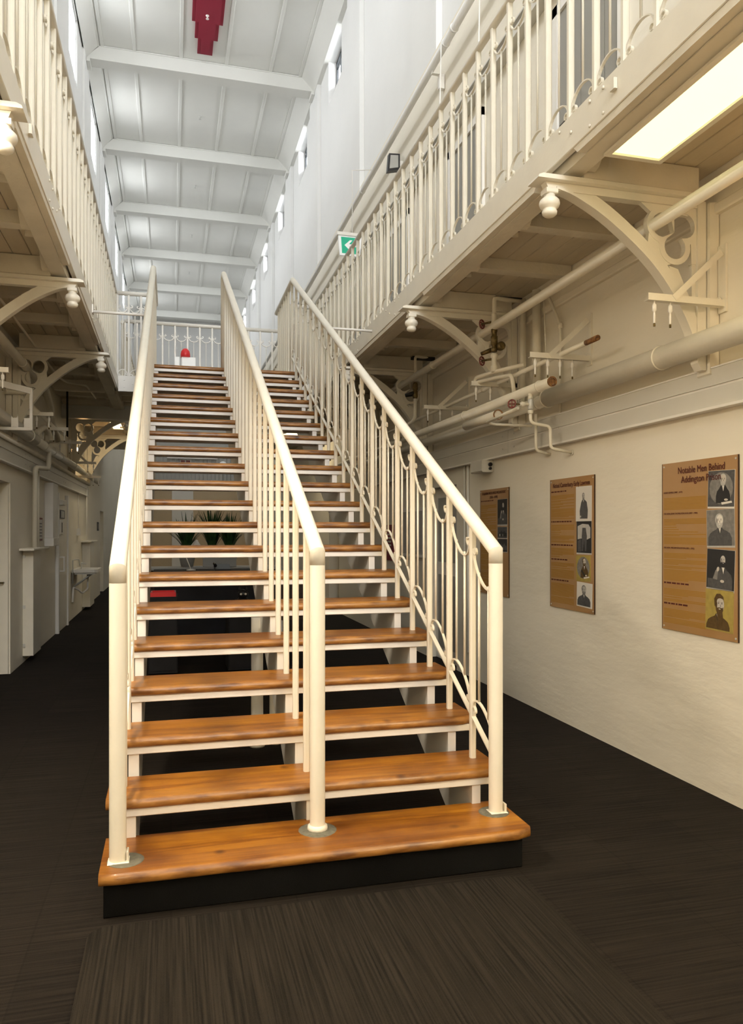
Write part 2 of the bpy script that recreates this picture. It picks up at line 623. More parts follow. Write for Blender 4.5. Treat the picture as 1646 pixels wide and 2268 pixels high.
# ground-level doors in the left wall, cell doors of the right one, doors on the galleries are leaves
DL = [(7.45, 8.72, 2.02, 0.32), (19.2, 20.1, 2.0, 0.2)]
wl = wall('wall_left', -1, XL, DL)
DR = [(7.72, 8.62, 2.02, 0.12), (13.6, 14.6, 2.0, 0.2)]
wr = wall('wall_right', 1, XR, DR)
wlu, ysl = upper_wall('wall_left_upper', -1, XL, 0.045, XL - 0.09, 9.74, 9.80)
wru, ysr = upper_wall('wall_right_upper', 1, XR, 0.08, XR + 0.26, 10.10, 10.50)
WFRAME = mat('dark_window_frame', (0.04, 0.045, 0.05), 0.5)
WFRAMEW = mat('white_window_frame', (0.7, 0.72, 0.72), 0.5)
k = 0
for side, ys, xg, zb, fm in ((-1, ysl, XL - 0.09, 9.80, WFRAMEW), (1, ysr, XR + 0.26, 10.50, WFRAME)):
    for yb in ys:
        k += 1
        m = MB()
        for (a, b) in ((yb - .6, yb - .56), (yb + .56, yb + .6), (yb - .22, yb - .18), (yb + .18, yb + .22)):
            m.box(xg - .02, xg + .02, a, b, zb, ZT - .02)
        m.box(xg - .02, xg + .02, yb - .6, yb + .6, zb, zb + .04)
        m.box(xg - .02, xg + .02, yb - .6, yb + .6, ZT - .07, ZT - .02)
        zt_ = 10.62 if side < 0 else 10.84
        m.box(xg - .015, xg + .015, yb - .58, yb + .58, zt_, zt_ + .035)
        w = struct(m.build('window_%d' % k, fm, None, org=(xg, yb, zb)))
        for (a, b) in ((yb - .56, yb - .22), (yb - .18, yb + .18), (yb + .22, yb + .56)):
            MB().box(xg + side * .005 - .002, xg + side * .005 + .002, a, b, zb + .03, ZT - .03).build('pane', GLASS, w)

# ledge course on top of the thick lower walls
struct(MB().prism([(XR - .004, ZL - .10), (XR + .09, ZL + .05), (XR + .09, ZL - .1)], 'y', Y0, Y1).build('trim_1', UPWALL))
# cornice ledge under the gallery
struct(MB().bbox(XR - .035, XR + .01, Y0, 11.0, 3.30, 3.36, .008).build('trim_2', WALL))
struct(MB().bbox(XL - .01, XL + .035, Y0, 11.0, 3.30, 3.36, .008).build('trim_3', WALL))

# end walls
we = struct(MB().box(XL - .6, XR + .6, Y1, Y1 + .3, 0, 12).build('wall_far', UPWALL))
m = MB().box(XL - .6, XR + .6, Y0 - .3, Y0, 0, 5.9).box(XL - .6, XR + .6, Y0 - .3, Y0, 9.9, 12)
m.box(XL - .6, -.92, Y0 - .3, Y0, 5.9, 9.9).box(2.28, XR + .6, Y0 - .3, Y0, 5.9, 9.9)
wb = struct(m.build('wall_back', UPWALL))
m = MB()
for x in (-.90, .14, 1.20, 2.24):
    m.box(x - .03, x + .03, Y0 - .2, Y0 - .14, 5.9, 9.9)
for z in (5.92, 7.2, 8.5, 9.87):
    m.box(-.92, 2.28, Y0 - .2, Y0 - .14, z - .03, z + .03)
w = struct(m.build('window_50', UPWALL, None, org=(.68, Y0, 5.9)))  # window added out of view, for daylight on the upper railings
MB().box(-.92, 2.28, Y0 - .172, Y0 - .168, 5.9, 9.9).build('pane', GLASS, w)

# ceiling: flat field, splayed coves, battens, each board panel a part
ZC = 11.29
cl = struct(MB().box(XL - .6, XR + .6, Y0, Y1, ZC + .012, ZC + .2).build('ceiling', CEIL))
bx = [-1.34, -0.72, 0.20, 1.12, 2.04, 2.68]
for yb0, yb1 in zip([Y0] + [b + .15 for b in BEAMS if b > Y0 + 1], [b - .15 for b in BEAMS if b > Y0 + 1] + [Y1]):
    for a, b in zip(bx[:-1], bx[1:]):
        MB().box(a + .004, b - .004, yb0, yb1, ZC, ZC + .02).build('panel', CEIL, cl)
    for a in bx:
        MB().bbox(a - .035, a + .035, yb0, yb1, ZC - .022, ZC, .006).build('batten', CEIL, cl)
    MB().prism([(XL - .01, ZT - .03), (-1.40, ZC), (-1.3, ZC + .02), (XL - .1, ZC + .02)], 'y', yb0, yb1).build('cove', CEIL, cl)
    MB().prism([(XR + .1, ZT - .03), (XR - .01, ZT - .03), (2.70, ZC), (2.6, ZC + .02), (XR + .1, ZC + .02)], 'y', yb0, yb1).build('cove', CEIL, cl)
    # small scotia at the wall
    MB().bbox(-1.44, -1.40, yb0, yb1, ZC - .035, ZC - .005, .006).build('batten', CEIL, cl)
first = True
BW = ['spanning the hall nearest the crimson ceiling panel', 'second from the crimson ceiling panel', 'third from the crimson ceiling panel',
      'fourth from the crimson ceiling panel', 'fifth from the crimson ceiling panel, above the landing rail', 'last before the far end wall']
bi = 0
for yb in BEAMS:
    if yb < 10:
        continue
    m = MB()
    m.prism([(XL + .01, 11.0), (XR - .01, 11.0), (XR - .01, 11.03), (2.70, 11.29), (-1.38, 11.29), (XL + .01, 11.03)], 'y', yb - .15, yb + .15)
    if yb < 16:
        lab = 'white roof beam above the stair top, just over the frame edge'
        continue
    r = thing('roof_beam', (.68, yb, 11.0), 'white boxed roof beam ' + BW[bi], 'beam', 'roof beams across the hall')
    m.build('beam', CEIL, r)
    MB().bbox(-1.36, 2.68, yb - .172, yb - .15, 11.262, 11.285, .004).build('moulding', CEIL, r)
    MB().box(XL + .005, XL + .07, yb - .17, yb + .17, 10.93, 11.0).build('end_bracket', CEIL, r)
    MB().box(XR - .07, XR - .005, yb - .17, yb + .17, 10.93, 11.0).build('end_bracket', CEIL, r)
    bi += 1

# crimson stepped ceiling panel with the sprinkler that pokes through it
r = thing('ceiling_panel', (.68, 14.1, 11.28), 'crimson stepped panel on the ceiling at the top of the frame', 'panel')
zc = ZC - .03
yE = 15.93
sx = [(.53, .93), (.46, 1.00), (.39, 1.07)]


def stepped(g, z0, z1, name, par, m):
    xs = [(.515 + g, .815 - g), (.45 + g, .895 - g), (.385 + g, .965 - g)]
    ye = [15.82 - g, 15.33 - g, 14.83 - g]
    ys_ = 12.6 + g
    P = [(xs[0][0], ye[0]), (xs[0][1], ye[0]), (xs[0][1], ye[1]), (xs[1][1], ye[1]), (xs[1][1], ye[2]), (xs[2][1], ye[2]), (xs[2][1], ys_), (xs[2][0], ys_),
         (xs[2][0], ye[2]), (xs[1][0], ye[2]), (xs[1][0], ye[1]), (xs[0][0], ye[1])]
    return MB().prism(P, 'z', z0, z1).build(name, m, par)


stepped(0, ZC - .05, ZC - .001, 'base_panel', r, CRIMSON)
stepped(.06, ZC - .085, ZC - .051, 'raised_panel', r, CRIMSON)


def sprinkler(x, y, z, lab, big=False):
    t = thing('sprinkler', (x, y, z), lab, 'sprinkler', 'ceiling sprinklers')
    MB().lathe([(.03, 0), (.032, -.012), (.012, -.014), (.012, -.05)], (x, y, z), 10).build('base', WHITE if big else STEEL, t)
    MB().lathe([(.006, -.05), (.008, -.06), (.03, -.064), (.03, -.068)], (x, y, z), 10).build('deflector', STEEL if not big else WHITE, t)


sprinkler(.66, 14.55, ZC - .085, 'white sprinkler head poking through the crimson ceiling panel', True)
for i, (y, w_) in enumerate(((18.3, 'first bay beyond the crimson panel'), (22.0, 'second bay beyond the crimson panel'), (25.7, 'third bay beyond the crimson panel'), (29.4, 'fourth bay beyond the crimson panel'))):
    sprinkler(.66, y, ZC, 'small metal sprinkler head in the ceiling, ' + w_)

# ================================================================== staircase
G, R_, TY, TZ = 0.3318, 0.175, 3.0795, 0.135
TH = 0.046
SX0, SX1 = -0.272, 1.565
st = thing('staircase', (.64, 3.3, 0), 'wide open-riser stair with worn orange wooden treads on white stringers', 'staircase')


def tread(n):
    y0 = TY + (n - 1) * G
    z0 = TZ + (n - 1) * R_
    dep = .385 if n == 1 else .325
    x0, x1 = SX0, SX1
    prof = [(.012, 0), (dep - .006, 0), (dep, .006), (dep, TH - .006), (dep - .006, TH), (.020, TH), (.008, TH - .006), (.001, TH - .018), (0, .014), (.004, .005)]
    nx = 26
    v = []
    rr = random.Random(n)
    wob = [rr.uniform(-1, 1) for _ in range(nx + 1)]
    for i in range(nx + 1):
        t = i / nx
        x = x0 + (x1 - x0) * t
        cut = 0.0
        e = min(x - x0, x1 - x)
        if e < .05:
            cut = (.05 - e) * (.7 if (x1 - x) < .05 else .25)
        wv = .5 * wob[i] + .25 * (wob[max(0, i - 1)] + wob[min(nx, i + 1)])
        for (py, pz) in prof:
            fr = 1 - min(1, py / .05)
            y = y0 + max(py, 0) + fr * (cut + .0035 * wv)
            z = z0 + pz - (.003 * abs(wv) * fr if pz > TH * .5 else 0)
            v.append((x, y, z))
    m = MB()
    m.v = v
    k = len(prof)
    for i in range(nx):
        for j in range(k):
            a, b = i * k + j, i * k + (j + 1) % k
            m.face((a, b, b + k, a + k), j in (5, 6, 7, 8, 9))
    m.face(tuple(range(k)))
    m.face(tuple(nx * k + k - 1 - j for j in range(k)))
    return m.build('tread', WOOD, st)


for n in range(1, 21):
    tread(n)
    if n > 1:
        y0, z0 = TY + (n - 1) * G, TZ + (n - 1) * R_
        MB().bbox(SX0 + .02, SX1 - .03, y0 + .018, y0 + .06, z0 - .036, z0 - .001, .003).build('bearer', WHITE, st)
        MB().box(SX0 + .03, SX1 - .04, y0 + .26, y0 + .30, z0 - .03, z0 - .001).build('bearer', WHITE, st)

# cut stringers: their front edges read as posts between the treads
for x0, x1 in ((-.196, -.148), (.602, .646), (1.418, 1.462)):
    P = []
    for n in range(1, 21):
        y0, z0 = TY + (n - 1) * G, TZ + (n - 1) * R_
        zt = z0 - .001 if n > 1 else .0
        if n == 1:
            P.append((y0 + .05, 0.0)); P.append((y0 + .05, TZ - .001)); P.append((y0 + G + .03, TZ - .001))
            continue
        P.append((y0 + .03, TZ + (n - 2) * R_ - .001))
        P.append((y0 + .03, zt))
    yl = TY + 20 * G
    P.append((yl, TZ + 19 * R_ - .001)); P.append((yl, TZ + 19 * R_ - .25))
    # lower edge, .52 below the nosing line
    yb_ = TY + (0.52 - .18) / (R_ / G)
    P.append((yl - .1, .18 + (yl - .1 - TY) * R_ / G - .52))
    P.append((yb_, 0.0))
    MB().prism(P, 'x', x0, x1).build('stringer', WHITE, st)
# plinth under the lowest step
MB().bbox(-.255, 1.525, TY + .035, TY + .36, 0, TZ - .002, .006).build('plinth', PLINTH, st)
# two posts that carry the middle stringer
for (x, y) in ((.585, 5.35), (.72, 5.40)):
    zt = .18 + (y - TY) * R_ / G - .52
    MB().lathe([(.055, 0), (.055, .02), (.044, .03), (.042, zt * .5), (.042, zt + .05)], (x, y, 0), 14).build('support_post', IRON, st)

SL = R_ / G


def scroll_mesh(w, d, r, slope, flip, hw=.010, ht=.003):
    """flat-bar scroll in the Y-Z plane: cup with curled ends (flip=-1 turns it upside down)"""
    pts = []
    for sgn in (-1, 1):
        c = (sgn * (w - r), 0.0)
        side = []
        # spiral from the middle of the curl outwards
        for i in range(11):
            a = -PI * 1.6 + (PI * 1.6) * i / 10
            q = r * (.35 + .65 * i / 10)
            side.append((c[0] + sgn * q * math.cos(a), -q * math.sin(a) * -1))
        # down to the cup
        for i in range(1, 7):
            a = i / 7 * PI / 2
            side.append((sgn * w * math.cos(a), -d * math.sin(a)))
        if sgn < 0:
            pts += side + [(0, -d)]
        else:
            pts += list(reversed(side))
    P3 = [(0, y, z * flip + y * slope) for (y, z) in pts]
    return MB().tube(P3, .005, flat=((1, 0, 0), hw, ht), smooth=False)


def bar_poly(hw, n=8):
    return None


RAILS = (('left', -0.2074, 3.21, 'left', (3.274, 1.3948)), ('middle', .630, 3.32, 'middle', (3.274, 1.3948)), ('right', 1.487, 3.317, 'right', (3.274, 1.3948)))
LAND_Y = 11.0
for (nm, X, yn, side, _) in RAILS:
    lab = {'left': 'cream painted stair railing along the left edge of the steps, ending in a left newel',
           'middle': 'cream painted railing dividing the stair down the middle, plain bars without scrolls',
           'right': 'cream painted stair railing on the right edge of the steps, with scrolls and twin spindles'}[nm]
    t = thing('stair_railing', (X, yn, TZ + TH), lab, 'railing', 'stair railings')
    zt = 1.3948 + (yn - 3.274) * SL
    ytop = 9.50
    ztop = 1.3948 + (ytop - 3.274) * SL
    # newel and handrail
    m = MB()
    m.tube([(X, yn, TZ + TH - .002), (X, yn, zt - .06)], .034, 14, cap=False)
    # flattened front face and faint ridge as on the photo's pipe newel
    nw = m.build('newel_post', IRON, t)
    if nm == 'middle':
        MB().lathe([(.044, 0), (.046, .01), (.044, .022), (.036, .026)], (X, yn, TZ + TH - .001), 14).build('collar', IRON, nw)
    else:
        sg = 1 if nm == 'left' else 1
        MB().bbox(X - .038, X + .045, yn - .040, yn + .03, TZ + TH - .001, TZ + TH + .006, .003).build('foot_plate', IRON, nw)
        MB().bbox(X + sg * .034, X + sg * .042, yn - .03, yn + .02, TZ + TH, TZ + TH + .045, .003).build('foot_angle', IRON, nw)
    MB().lathe([(.10 if nm == 'middle' else .075, 0), (.07, .004), (.06, .006)], (X + (0 if nm == 'middle' else (.03 if nm == 'left' else -.01)), yn + .0, TZ + TH - .002), 18).build('cement_patch', CEMENT, nw)
    path = [(X, yn, zt - .06), (X, yn, zt), (X, ytop, ztop)]
    if nm == 'middle':
        path += [(X, ytop + .06, ztop - .015), (X, ytop + .08, ztop - .06), (X, ytop + .08, TZ + 19 * R_ + TH)]
    else:
        path += [(X, LAND_Y, ztop)]
    m = MB().tube(path, .034, 14)
    m.build('handrail', IRON, t)
    bars = []
    bm = None
    for n in range(2, 21):
        y = TY + (n - 1) * G + .19
        zb = TZ + (n - 1) * R_ + TH - .002
        ztp = 1.3948 + (y - 3.274) * SL - .02
        m = MB().bbox(X - .0155, X + .0155, y - .0155, y + .0155, zb, ztp, .007)
        if bm is None:
            b0 = m.build('baluster', IRON, t, org=(X, y, zb)); bm = b0
        else:
            inst(bm, t, (X, y, zb))
        bars.append((y, zb))
    if nm != 'middle':
        # landing part
        y = bars[-1][0] + .29
        zb = 3.55
        lb = None
        while y < LAND_Y - .02:
            if lb is None:
                lb = MB().bbox(X - .0145, X + .0145, y - .0145, y + .0145, zb, ztop - .02, .006).build('baluster', IRON, t, org=(X, y, zb))
            else:
                inst(lb, t, (X, y, zb))
            bars.append((y, zb))
            y += .19
        allb = [(yn, TZ + TH)] + bars
        up = lo = None
        sp = None
        for i in range(len(allb) - 1):
            (ya, za), (yb, zb) = allb[i], allb[i + 1]
            if yb > 9.8:
                # level bays on the landing: one spindle
                yc = (ya + yb) / 2
                MB().tube([(X, yc, 3.60), (X, yc, ztop - .24)], .006, 6).build('spindle', IRON, t)
                continue
            yc = (ya + yb) / 2
            zr = 1.3948 + (yc - 3.274) * SL
            zl = .40 + (yc - 3.274) * SL
            if up is None:
                # the curls of the upper scroll stand .13 below the rail
                up = scroll_mesh(.130, .115, .024, SL, 1, .0065, .004).build('scroll', IRON, t, org=(0, 0, 0))
                up.location = Vector((X, yc, zr - .135)) - ORG[t.name]
                lo = scroll_mesh(.130, .09, .019, SL, -1, .0065, .004).build('scroll', IRON, t, org=(0, 0, 0))
                lo.location = Vector((X, yc, zl + .045)) - ORG[t.name]
                bar = MB().tube([(0, -.15, -.15 * SL), (0, .15, .15 * SL)], .01, flat=((1, 0, 0), .012, .004)).build('bottom_bar', IRON, t, org=(0, 0, 0))
                bar.location = Vector((X, yc, zl)) - ORG[t.name]
                sps = []
                for dy in (-.058, .058):
                    s_ = MB().tube([(0, dy, .11 + dy * SL + .01), (0, dy, 1.3948 - .40 - .135 - .085 + dy * SL)], .0065, 6).build('spindle', IRON, t, org=(0, 0, 0))
                    s_.location = Vector((X, yc, zl)) - ORG[t.name]
                    sps.append(s_)
            else:
                for q, zz in ((up, zr - .135), (lo, zl + .045), (bar, zl), (sps[0], zl), (sps[1], zl)):
                    inst(q, t, (X, yc, zz))

# tie rods between the stair rails and the galleries
for (xa, xb, lab) in ((1.53, 2.02, 'white steel tie rod from the right stair railing to the right gallery edge'), (-.72, -.235, 'white steel tie rod from the left gallery edge to the left stair railing')):
    t = thing('tie_rod', (xa, 7.5, 3.56), lab, 'rod', 'tie rods bracing the stair railings')
    MB().tube([(xa, 7.5, 3.56), (xb, 7.5, 3.56)], .013, 8).build('rod', WHITE, t)
    xe = xb if xa > 0 else xa
    MB().bbox(xe - .02, xe + .02, 7.46, 7.54, 3.54, 3.62, .004).build('end_block', WHITE, t)

# landing joining the stair to the bridge
ld = thing('stair_landing', (.64, 9.7, 3.44), 'white landing deck at the head of the stair', 'landing')
for i in range(7):
    a = 9.72 + i * .19
    MB().box(-.24, 1.53, a, a + .186, 3.505, 3.55).build('plank', PLANKM, ld)
for x in (-.2, .62, 1.43):
    MB().box(x, x + .05, 9.7, 11.05, 3.40, 3.504).build('joist', WHITE, ld)

# ================================================================== galleries
BR_Y = [-3.57, -1.15, 1.27, 3.69, 6.11, 8.53, 10.95, 13.37, 15.79]
XFR, XFL = 1.99, -.71
ZD = 3.60


def mx(x):
    """mirror of a right-hand X for the left gallery"""
    return -1.60 + (2.95 - x) * .895


def SXm(side, x):
    return x if side > 0 else mx(x)


def build_gallery(side):
    X = lambda x: SXm(side, x)
    name = 'right' if side > 0 else 'left'
    g = thing('gallery', (X(2.5), 4, 3.4), 'cream painted upper walkway of boards and joists along the %s wall' % name, 'gallery', 'upper walkways')
    xf = XFR if side > 0 else XFL
    s = side
    xw = XR if side > 0 else XL

    def B(m, a, b, *r):
        m.box(min(a, b), max(a, b), *r)
        return m
    YE = 20.0
    MBs = MB()
    m = MB().bbox(min(xf, xf + s * .035), max(xf, xf + s * .035), Y0 + .5, YE, 3.475, 3.655, .004)
    m.build('fascia', IRON, g)
    for yb in BR_Y:
        for (a, b, zz) in ((yb + .20, yb + 2.22, 3.435),):
            P = [(a, 3.474), (a + .03, zz + .01), (a + .04, zz), (b - .04, zz), (b - .03, zz + .01), (b, 3.474)]
            x0_, x1_ = sorted((xf + s * .006, xf + s * .05))
            MB().prism(P, 'x', x0_, x1_).build('edge_strip', UNDER, g)
    # edge beam with wavy chamfer stops at the joists
    x0_, x1_ = sorted((xf + s * .052, xf + s * .16))
    MB().box(x0_, x1_, Y0 + .5, YE, 3.43, 3.559).build('edge_beam', UNDER, g)
    x0_, x1_ = sorted((xf + s * .161, xf + s * .215))
    for yb in BR_Y:
        for q in range(3):
            a, b = yb + .807 * q + .06, yb + .807 * (q + 1) - .06
            P = [(a, 3.46), (a + .05, 3.475), (a + .1, 3.53), (a + .15, 3.559), (a, 3.559)]
            MB().prism([(a, 3.44), (a + .04, 3.45), (a + .09, 3.50), (a + .14, 3.559), (a, 3.559)], 'x', x0_, x1_).build('chamfer_stop', UNDER, g)
            MB().prism([(b, 3.44), (b, 3.559), (b - .14, 3.559), (b - .09, 3.50), (b - .04, 3.45)], 'x', x0_, x1_).build('chamfer_stop', UNDER, g)
    # joists
    for yb in BR_Y:
        for q in range(3):
            yj = yb + .807 * q
            if q == 0:
                x0_, x1_ = sorted((xf + s * .16, xw - s * .13))
                MB().bbox(x0_, x1_, yj - .045, yj + .045, 3.405, 3.559, .008).build('joist', UNDER, g)
            else:
                xa, xb = xf + s * .16, xw - s * .012
                # rounded lower corner at the wall end
                P = [(xa, 3.475), (xb - s * .06, 3.475), (xb - s * .02, 3.49), (xb, 3.52), (xb, 3.559), (xa, 3.559)]
                MB().prism(P, 'y', yj - .05, yj + .05).build('joist', UNDER, g)
    # boards
    a = xf + s * .036
    tot = abs(xw - a) - .004
    nb = 7
    for i in range(nb):
        p0, p1 = a + s * tot * i / nb, a + s * tot * (i + 1) / nb
        p0, p1 = min(p0, p1) + .002, max(p0, p1) - .002
        MB().bbox(p0, p1, Y0 + .5, YE, 3.56, ZD, .004).build('plank', PLANKM, g)
    # bolted splice plates on the fascia
    for yp in (3.2, 6.55, 8.1) if side > 0 else (4.9, 7.5, 9.0):
        for (dy, z) in ((0, 3.50), (.12, 3.50), (0, 3.62), (.12, 3.62), (.3, 3.56), (.42, 3.62)):
            MB().lathe([(.009, 0), (.009, -.004 * s), (.004, -.008 * s)], (xf - s * .001, yp + dy, z), 8, 'x').build('bolt', IRON, g)
    x0_, x1_ = sorted((xf - s * .02, xf - s * .001))
    MB().bbox(x0_, x1_, (3.08 if s > 0 else 4.2), (3.12 if s > 0 else 4.25), 3.55, 3.60, .004).build('lug', IRON, g)
    return g


def gallery_rail(side):
    s = side
    xr = 2.03 if s > 0 else -.742
    zr = 4.80
    pitch = .247 if s > 0 else .2697
    yb = 3.085 if s > 0 else 4.76
    # phase so that bars fall where the photo has them
    k0 = int((yb + 1.5) / pitch)
    ys = [yb + i * pitch for i in range(-k0, 200) if yb + i * pitch < 19.9]
    nm = 'right' if s > 0 else 'left'
    segs = [(-2.0, 11.0), (12.5, 19.9)]
    for si, (ya, ye) in enumerate(segs):
        lab = ('cream iron railing with scrolls along the %s gallery edge, in front of the landing' % nm) if si == 0 else ('white iron railing along the %s gallery edge, beyond the bridge' % nm)
        t = thing('gallery_railing', (xr, max(ya, 0), ZD), lab, 'railing', 'gallery railings')
        MB().tube([(xr, ya, zr), (xr, ye, zr)], .026, 12).build('handrail', IRON, t)
        MB().bbox(xr - .02, xr + .02, ya, ye, ZD + .0, ZD + .012, .003).build('base_plate', IRON, t)
        P0 = None
        yy = [y for y in ys if ya + .03 <= y <= ye]
        for i, y in enumerate(yy):
            if P0 is None:
                b = MB().bbox(-.017, .017, -.017, .017, 0, zr - ZD - .02, .007).build('baluster', IRON, t, org=(0, 0, 0))
                b.location = Vector((xr, y, ZD + .01)) - ORG[t.name]
                sp = MB().tube([(0, 0, .145), (0, 0, zr - ZD - .285)], .0065, 6).build('spindle', IRON, t, org=(0, 0, 0))
                up = scroll_mesh(pitch / 2 - .018, .09, .024, 0, 1, .0075, .0035).build('scroll', IRON, t, org=(0, 0, 0))
                lo = scroll_mesh(pitch / 2 - .018, .09, .024, 0, -1, .0075, .0035).build('scroll', IRON, t, org=(0, 0, 0))
                for q, dz in ((sp, .05), (up, zr - ZD - .145), (lo, .105)):
                    q.location = Vector((xr, y + pitch / 2, ZD + dz)) - ORG[t.name]
                P0 = b
            else:
                inst(b, t, (xr, y, ZD + .01))
                if y + pitch < ye:
                    for q, dz in ((sp, .05), (up, zr - ZD - .145), (lo, .105)):
                        inst(q, t, (xr, y + pitch / 2, ZD + dz))


build_gallery(1)
build_gallery(-1)
gallery_rail(1)
gallery_rail(-1)

# ------------------------------------------------------------------ bridge between the galleries
br = thing('bridge', (.64, 11.8, 3.45), 'white bridge deck linking both galleries beyond the landing', 'bridge')
for i in range(8):
    a = 11.02 + i * .187
    MB().box(XFL + .0, XFR, a, a + .183, 3.56, 3.60).build('plank', PLANKM, br)
for y in (11.4, 11.9, 12.3):
    MB().box(XFL, XFR, y, y + .06, 3.46, 3.559).build('joist', UNDER, br)
for (xa, xb) in ((XFL + .004, -.22), (1.51, XFR - .004)):
    f = MB().bbox(xa, xb, 10.985, 11.015, 3.44, 3.66, .004).build('fascia', WHITE, br)
    for (dx, dz) in ((.08, .16), (.08, .06), (.3, .16), (.3, .06), (.19, .11)):
        MB().lathe([(.010, 0), (.010, -.01)], (xa + dx, 10.985, 3.44 + dz), 8, 'y').build('bolt', WHITE, f)
shade_bridge = thing('bridge', (.64, -1.5, 3.45), 'unseen bridge deck added behind the camera to shade the lower stair', 'bridge')  # added out of view to hold gable light off the lower stair
for i in range(11):
    a = -2.6 + i * .187
    MB().box(XFL, XFR, a, a + .183, 3.56, 3.60).build('plank', PLANKM, shade_bridge)
for y in (-2.5, -1.6, -.7):
    MB().box(XFL, XFR, y, y + .08, 3.44, 3.559).build('joist', UNDER, shade_bridge)
bm_ = thing('steel_beam', (.64, 12.62, 3.28), 'silver steel beam crossing below the bridge from wall to wall', 'beam')
MB().box(XL + .001, XR - .001, 12.60, 12.63, 3.28, 3.50).build('web', STEEL, bm_)
MB().box(XL + .001, XR - .001, 12.55, 12.68, 3.27, 3.285).build('flange', STEEL, bm_)
MB().box(XL + .001, XR - .001, 12.55, 12.68, 3.495, 3.51).build('flange', STEEL, bm_)


def cross_rail(y, x0, x1, lab, zr=4.80):
    t = thing('bridge_railing', ((x0 + x1) / 2, y, ZD), lab, 'railing', 'bridge railings')
    MB().tube([(x0, y, zr), (x1, y, zr)], .03, 12).build('handrail', WHITE, t)
    n = max(1, round((x1 - x0) / .187))
    p = (x1 - x0) / n
    b = MB().bbox(-.014, .014, -.014, .014, 0, zr - ZD - .02, .005)
    b0 = b.build('baluster', WHITE, t, org=(0, 0, 0)); b0.location = Vector((x0 + .015, y, ZD)) - ORG[t.name]

    def rot(m):
        m.v = [(yy, xx, z) for (xx, yy, z) in m.v]
        return m
    up = rot(scroll_mesh(p / 2 - .014, .085, .024, 0, 1, .010, .0055)).build('scroll', WHITE, t, org=(0, 0, 0))
    lo = rot(scroll_mesh(p / 2 - .014, .085, .024, 0, -1, .010, .0055)).build('scroll', WHITE, t, org=(0, 0, 0))
    sp = MB().tube([(0, 0, .14), (0, 0, zr - ZD - .255)], .007, 6).build('spindle', WHITE, t, org=(0, 0, 0))
    for q, dz in ((up, zr - ZD - .18), (lo, .06), (sp, 0)):
        q.location = Vector((x0 + p / 2, y, ZD + dz)) - ORG[t.name]
    for i in range(1, n + 1):
        inst(b0, t, (x0 + i * p - (.015 if i == n else 0), y, ZD))
        if i < n:
            for q, dz in ((up, zr - ZD - .18), (lo, .06), (sp, 0)):
                inst(q, t, (x0 + (i + .5) * p, y, ZD + dz))


cross_rail(12.45, XFL + .0, XFR, 'long white scrolled railing on the far side of the bridge')
cross_rail(11.0, XFL - .02, -.24, 'short white railing between the left gallery and the stair railing')
cross_rail(11.0, 1.53, XFR + .02, 'short white railing between the stair railing and the right gallery')

# red and white beacon box that shows above the top step
t = thing('alarm_beacon', (.25, 12.38, 3.9), 'red dome alarm beacon on a white box behind the top step', 'alarm')
MB().bbox(.16, .38, 12.36, 12.43, 4.0, 4.27, .01).build('housing', SIGNW, t)
MB().lathe([(.075, 0), (.075, .05), (.065, .10), (.035, .135), (.005, .145)], (.22, 12.395, 4.27), 16).build('dome', REDP, t)
MB().bbox(.05, .13, 12.37, 12.42, 4.0, 4.27, .006).build('side_box', SIGNW, t)

# ================================================================== brackets


def circle_exit(c, r, o, a):
    dx, dy = math.cos(a), math.sin(a)
    fx, fy = o[0] - c[0], o[1] - c[1]
    b = fx * dx + fy * dy
    q = b * b - (fx * fx + fy * fy - r * r)
    if q < 0:
        return 0
    return -b + math.sqrt(q)


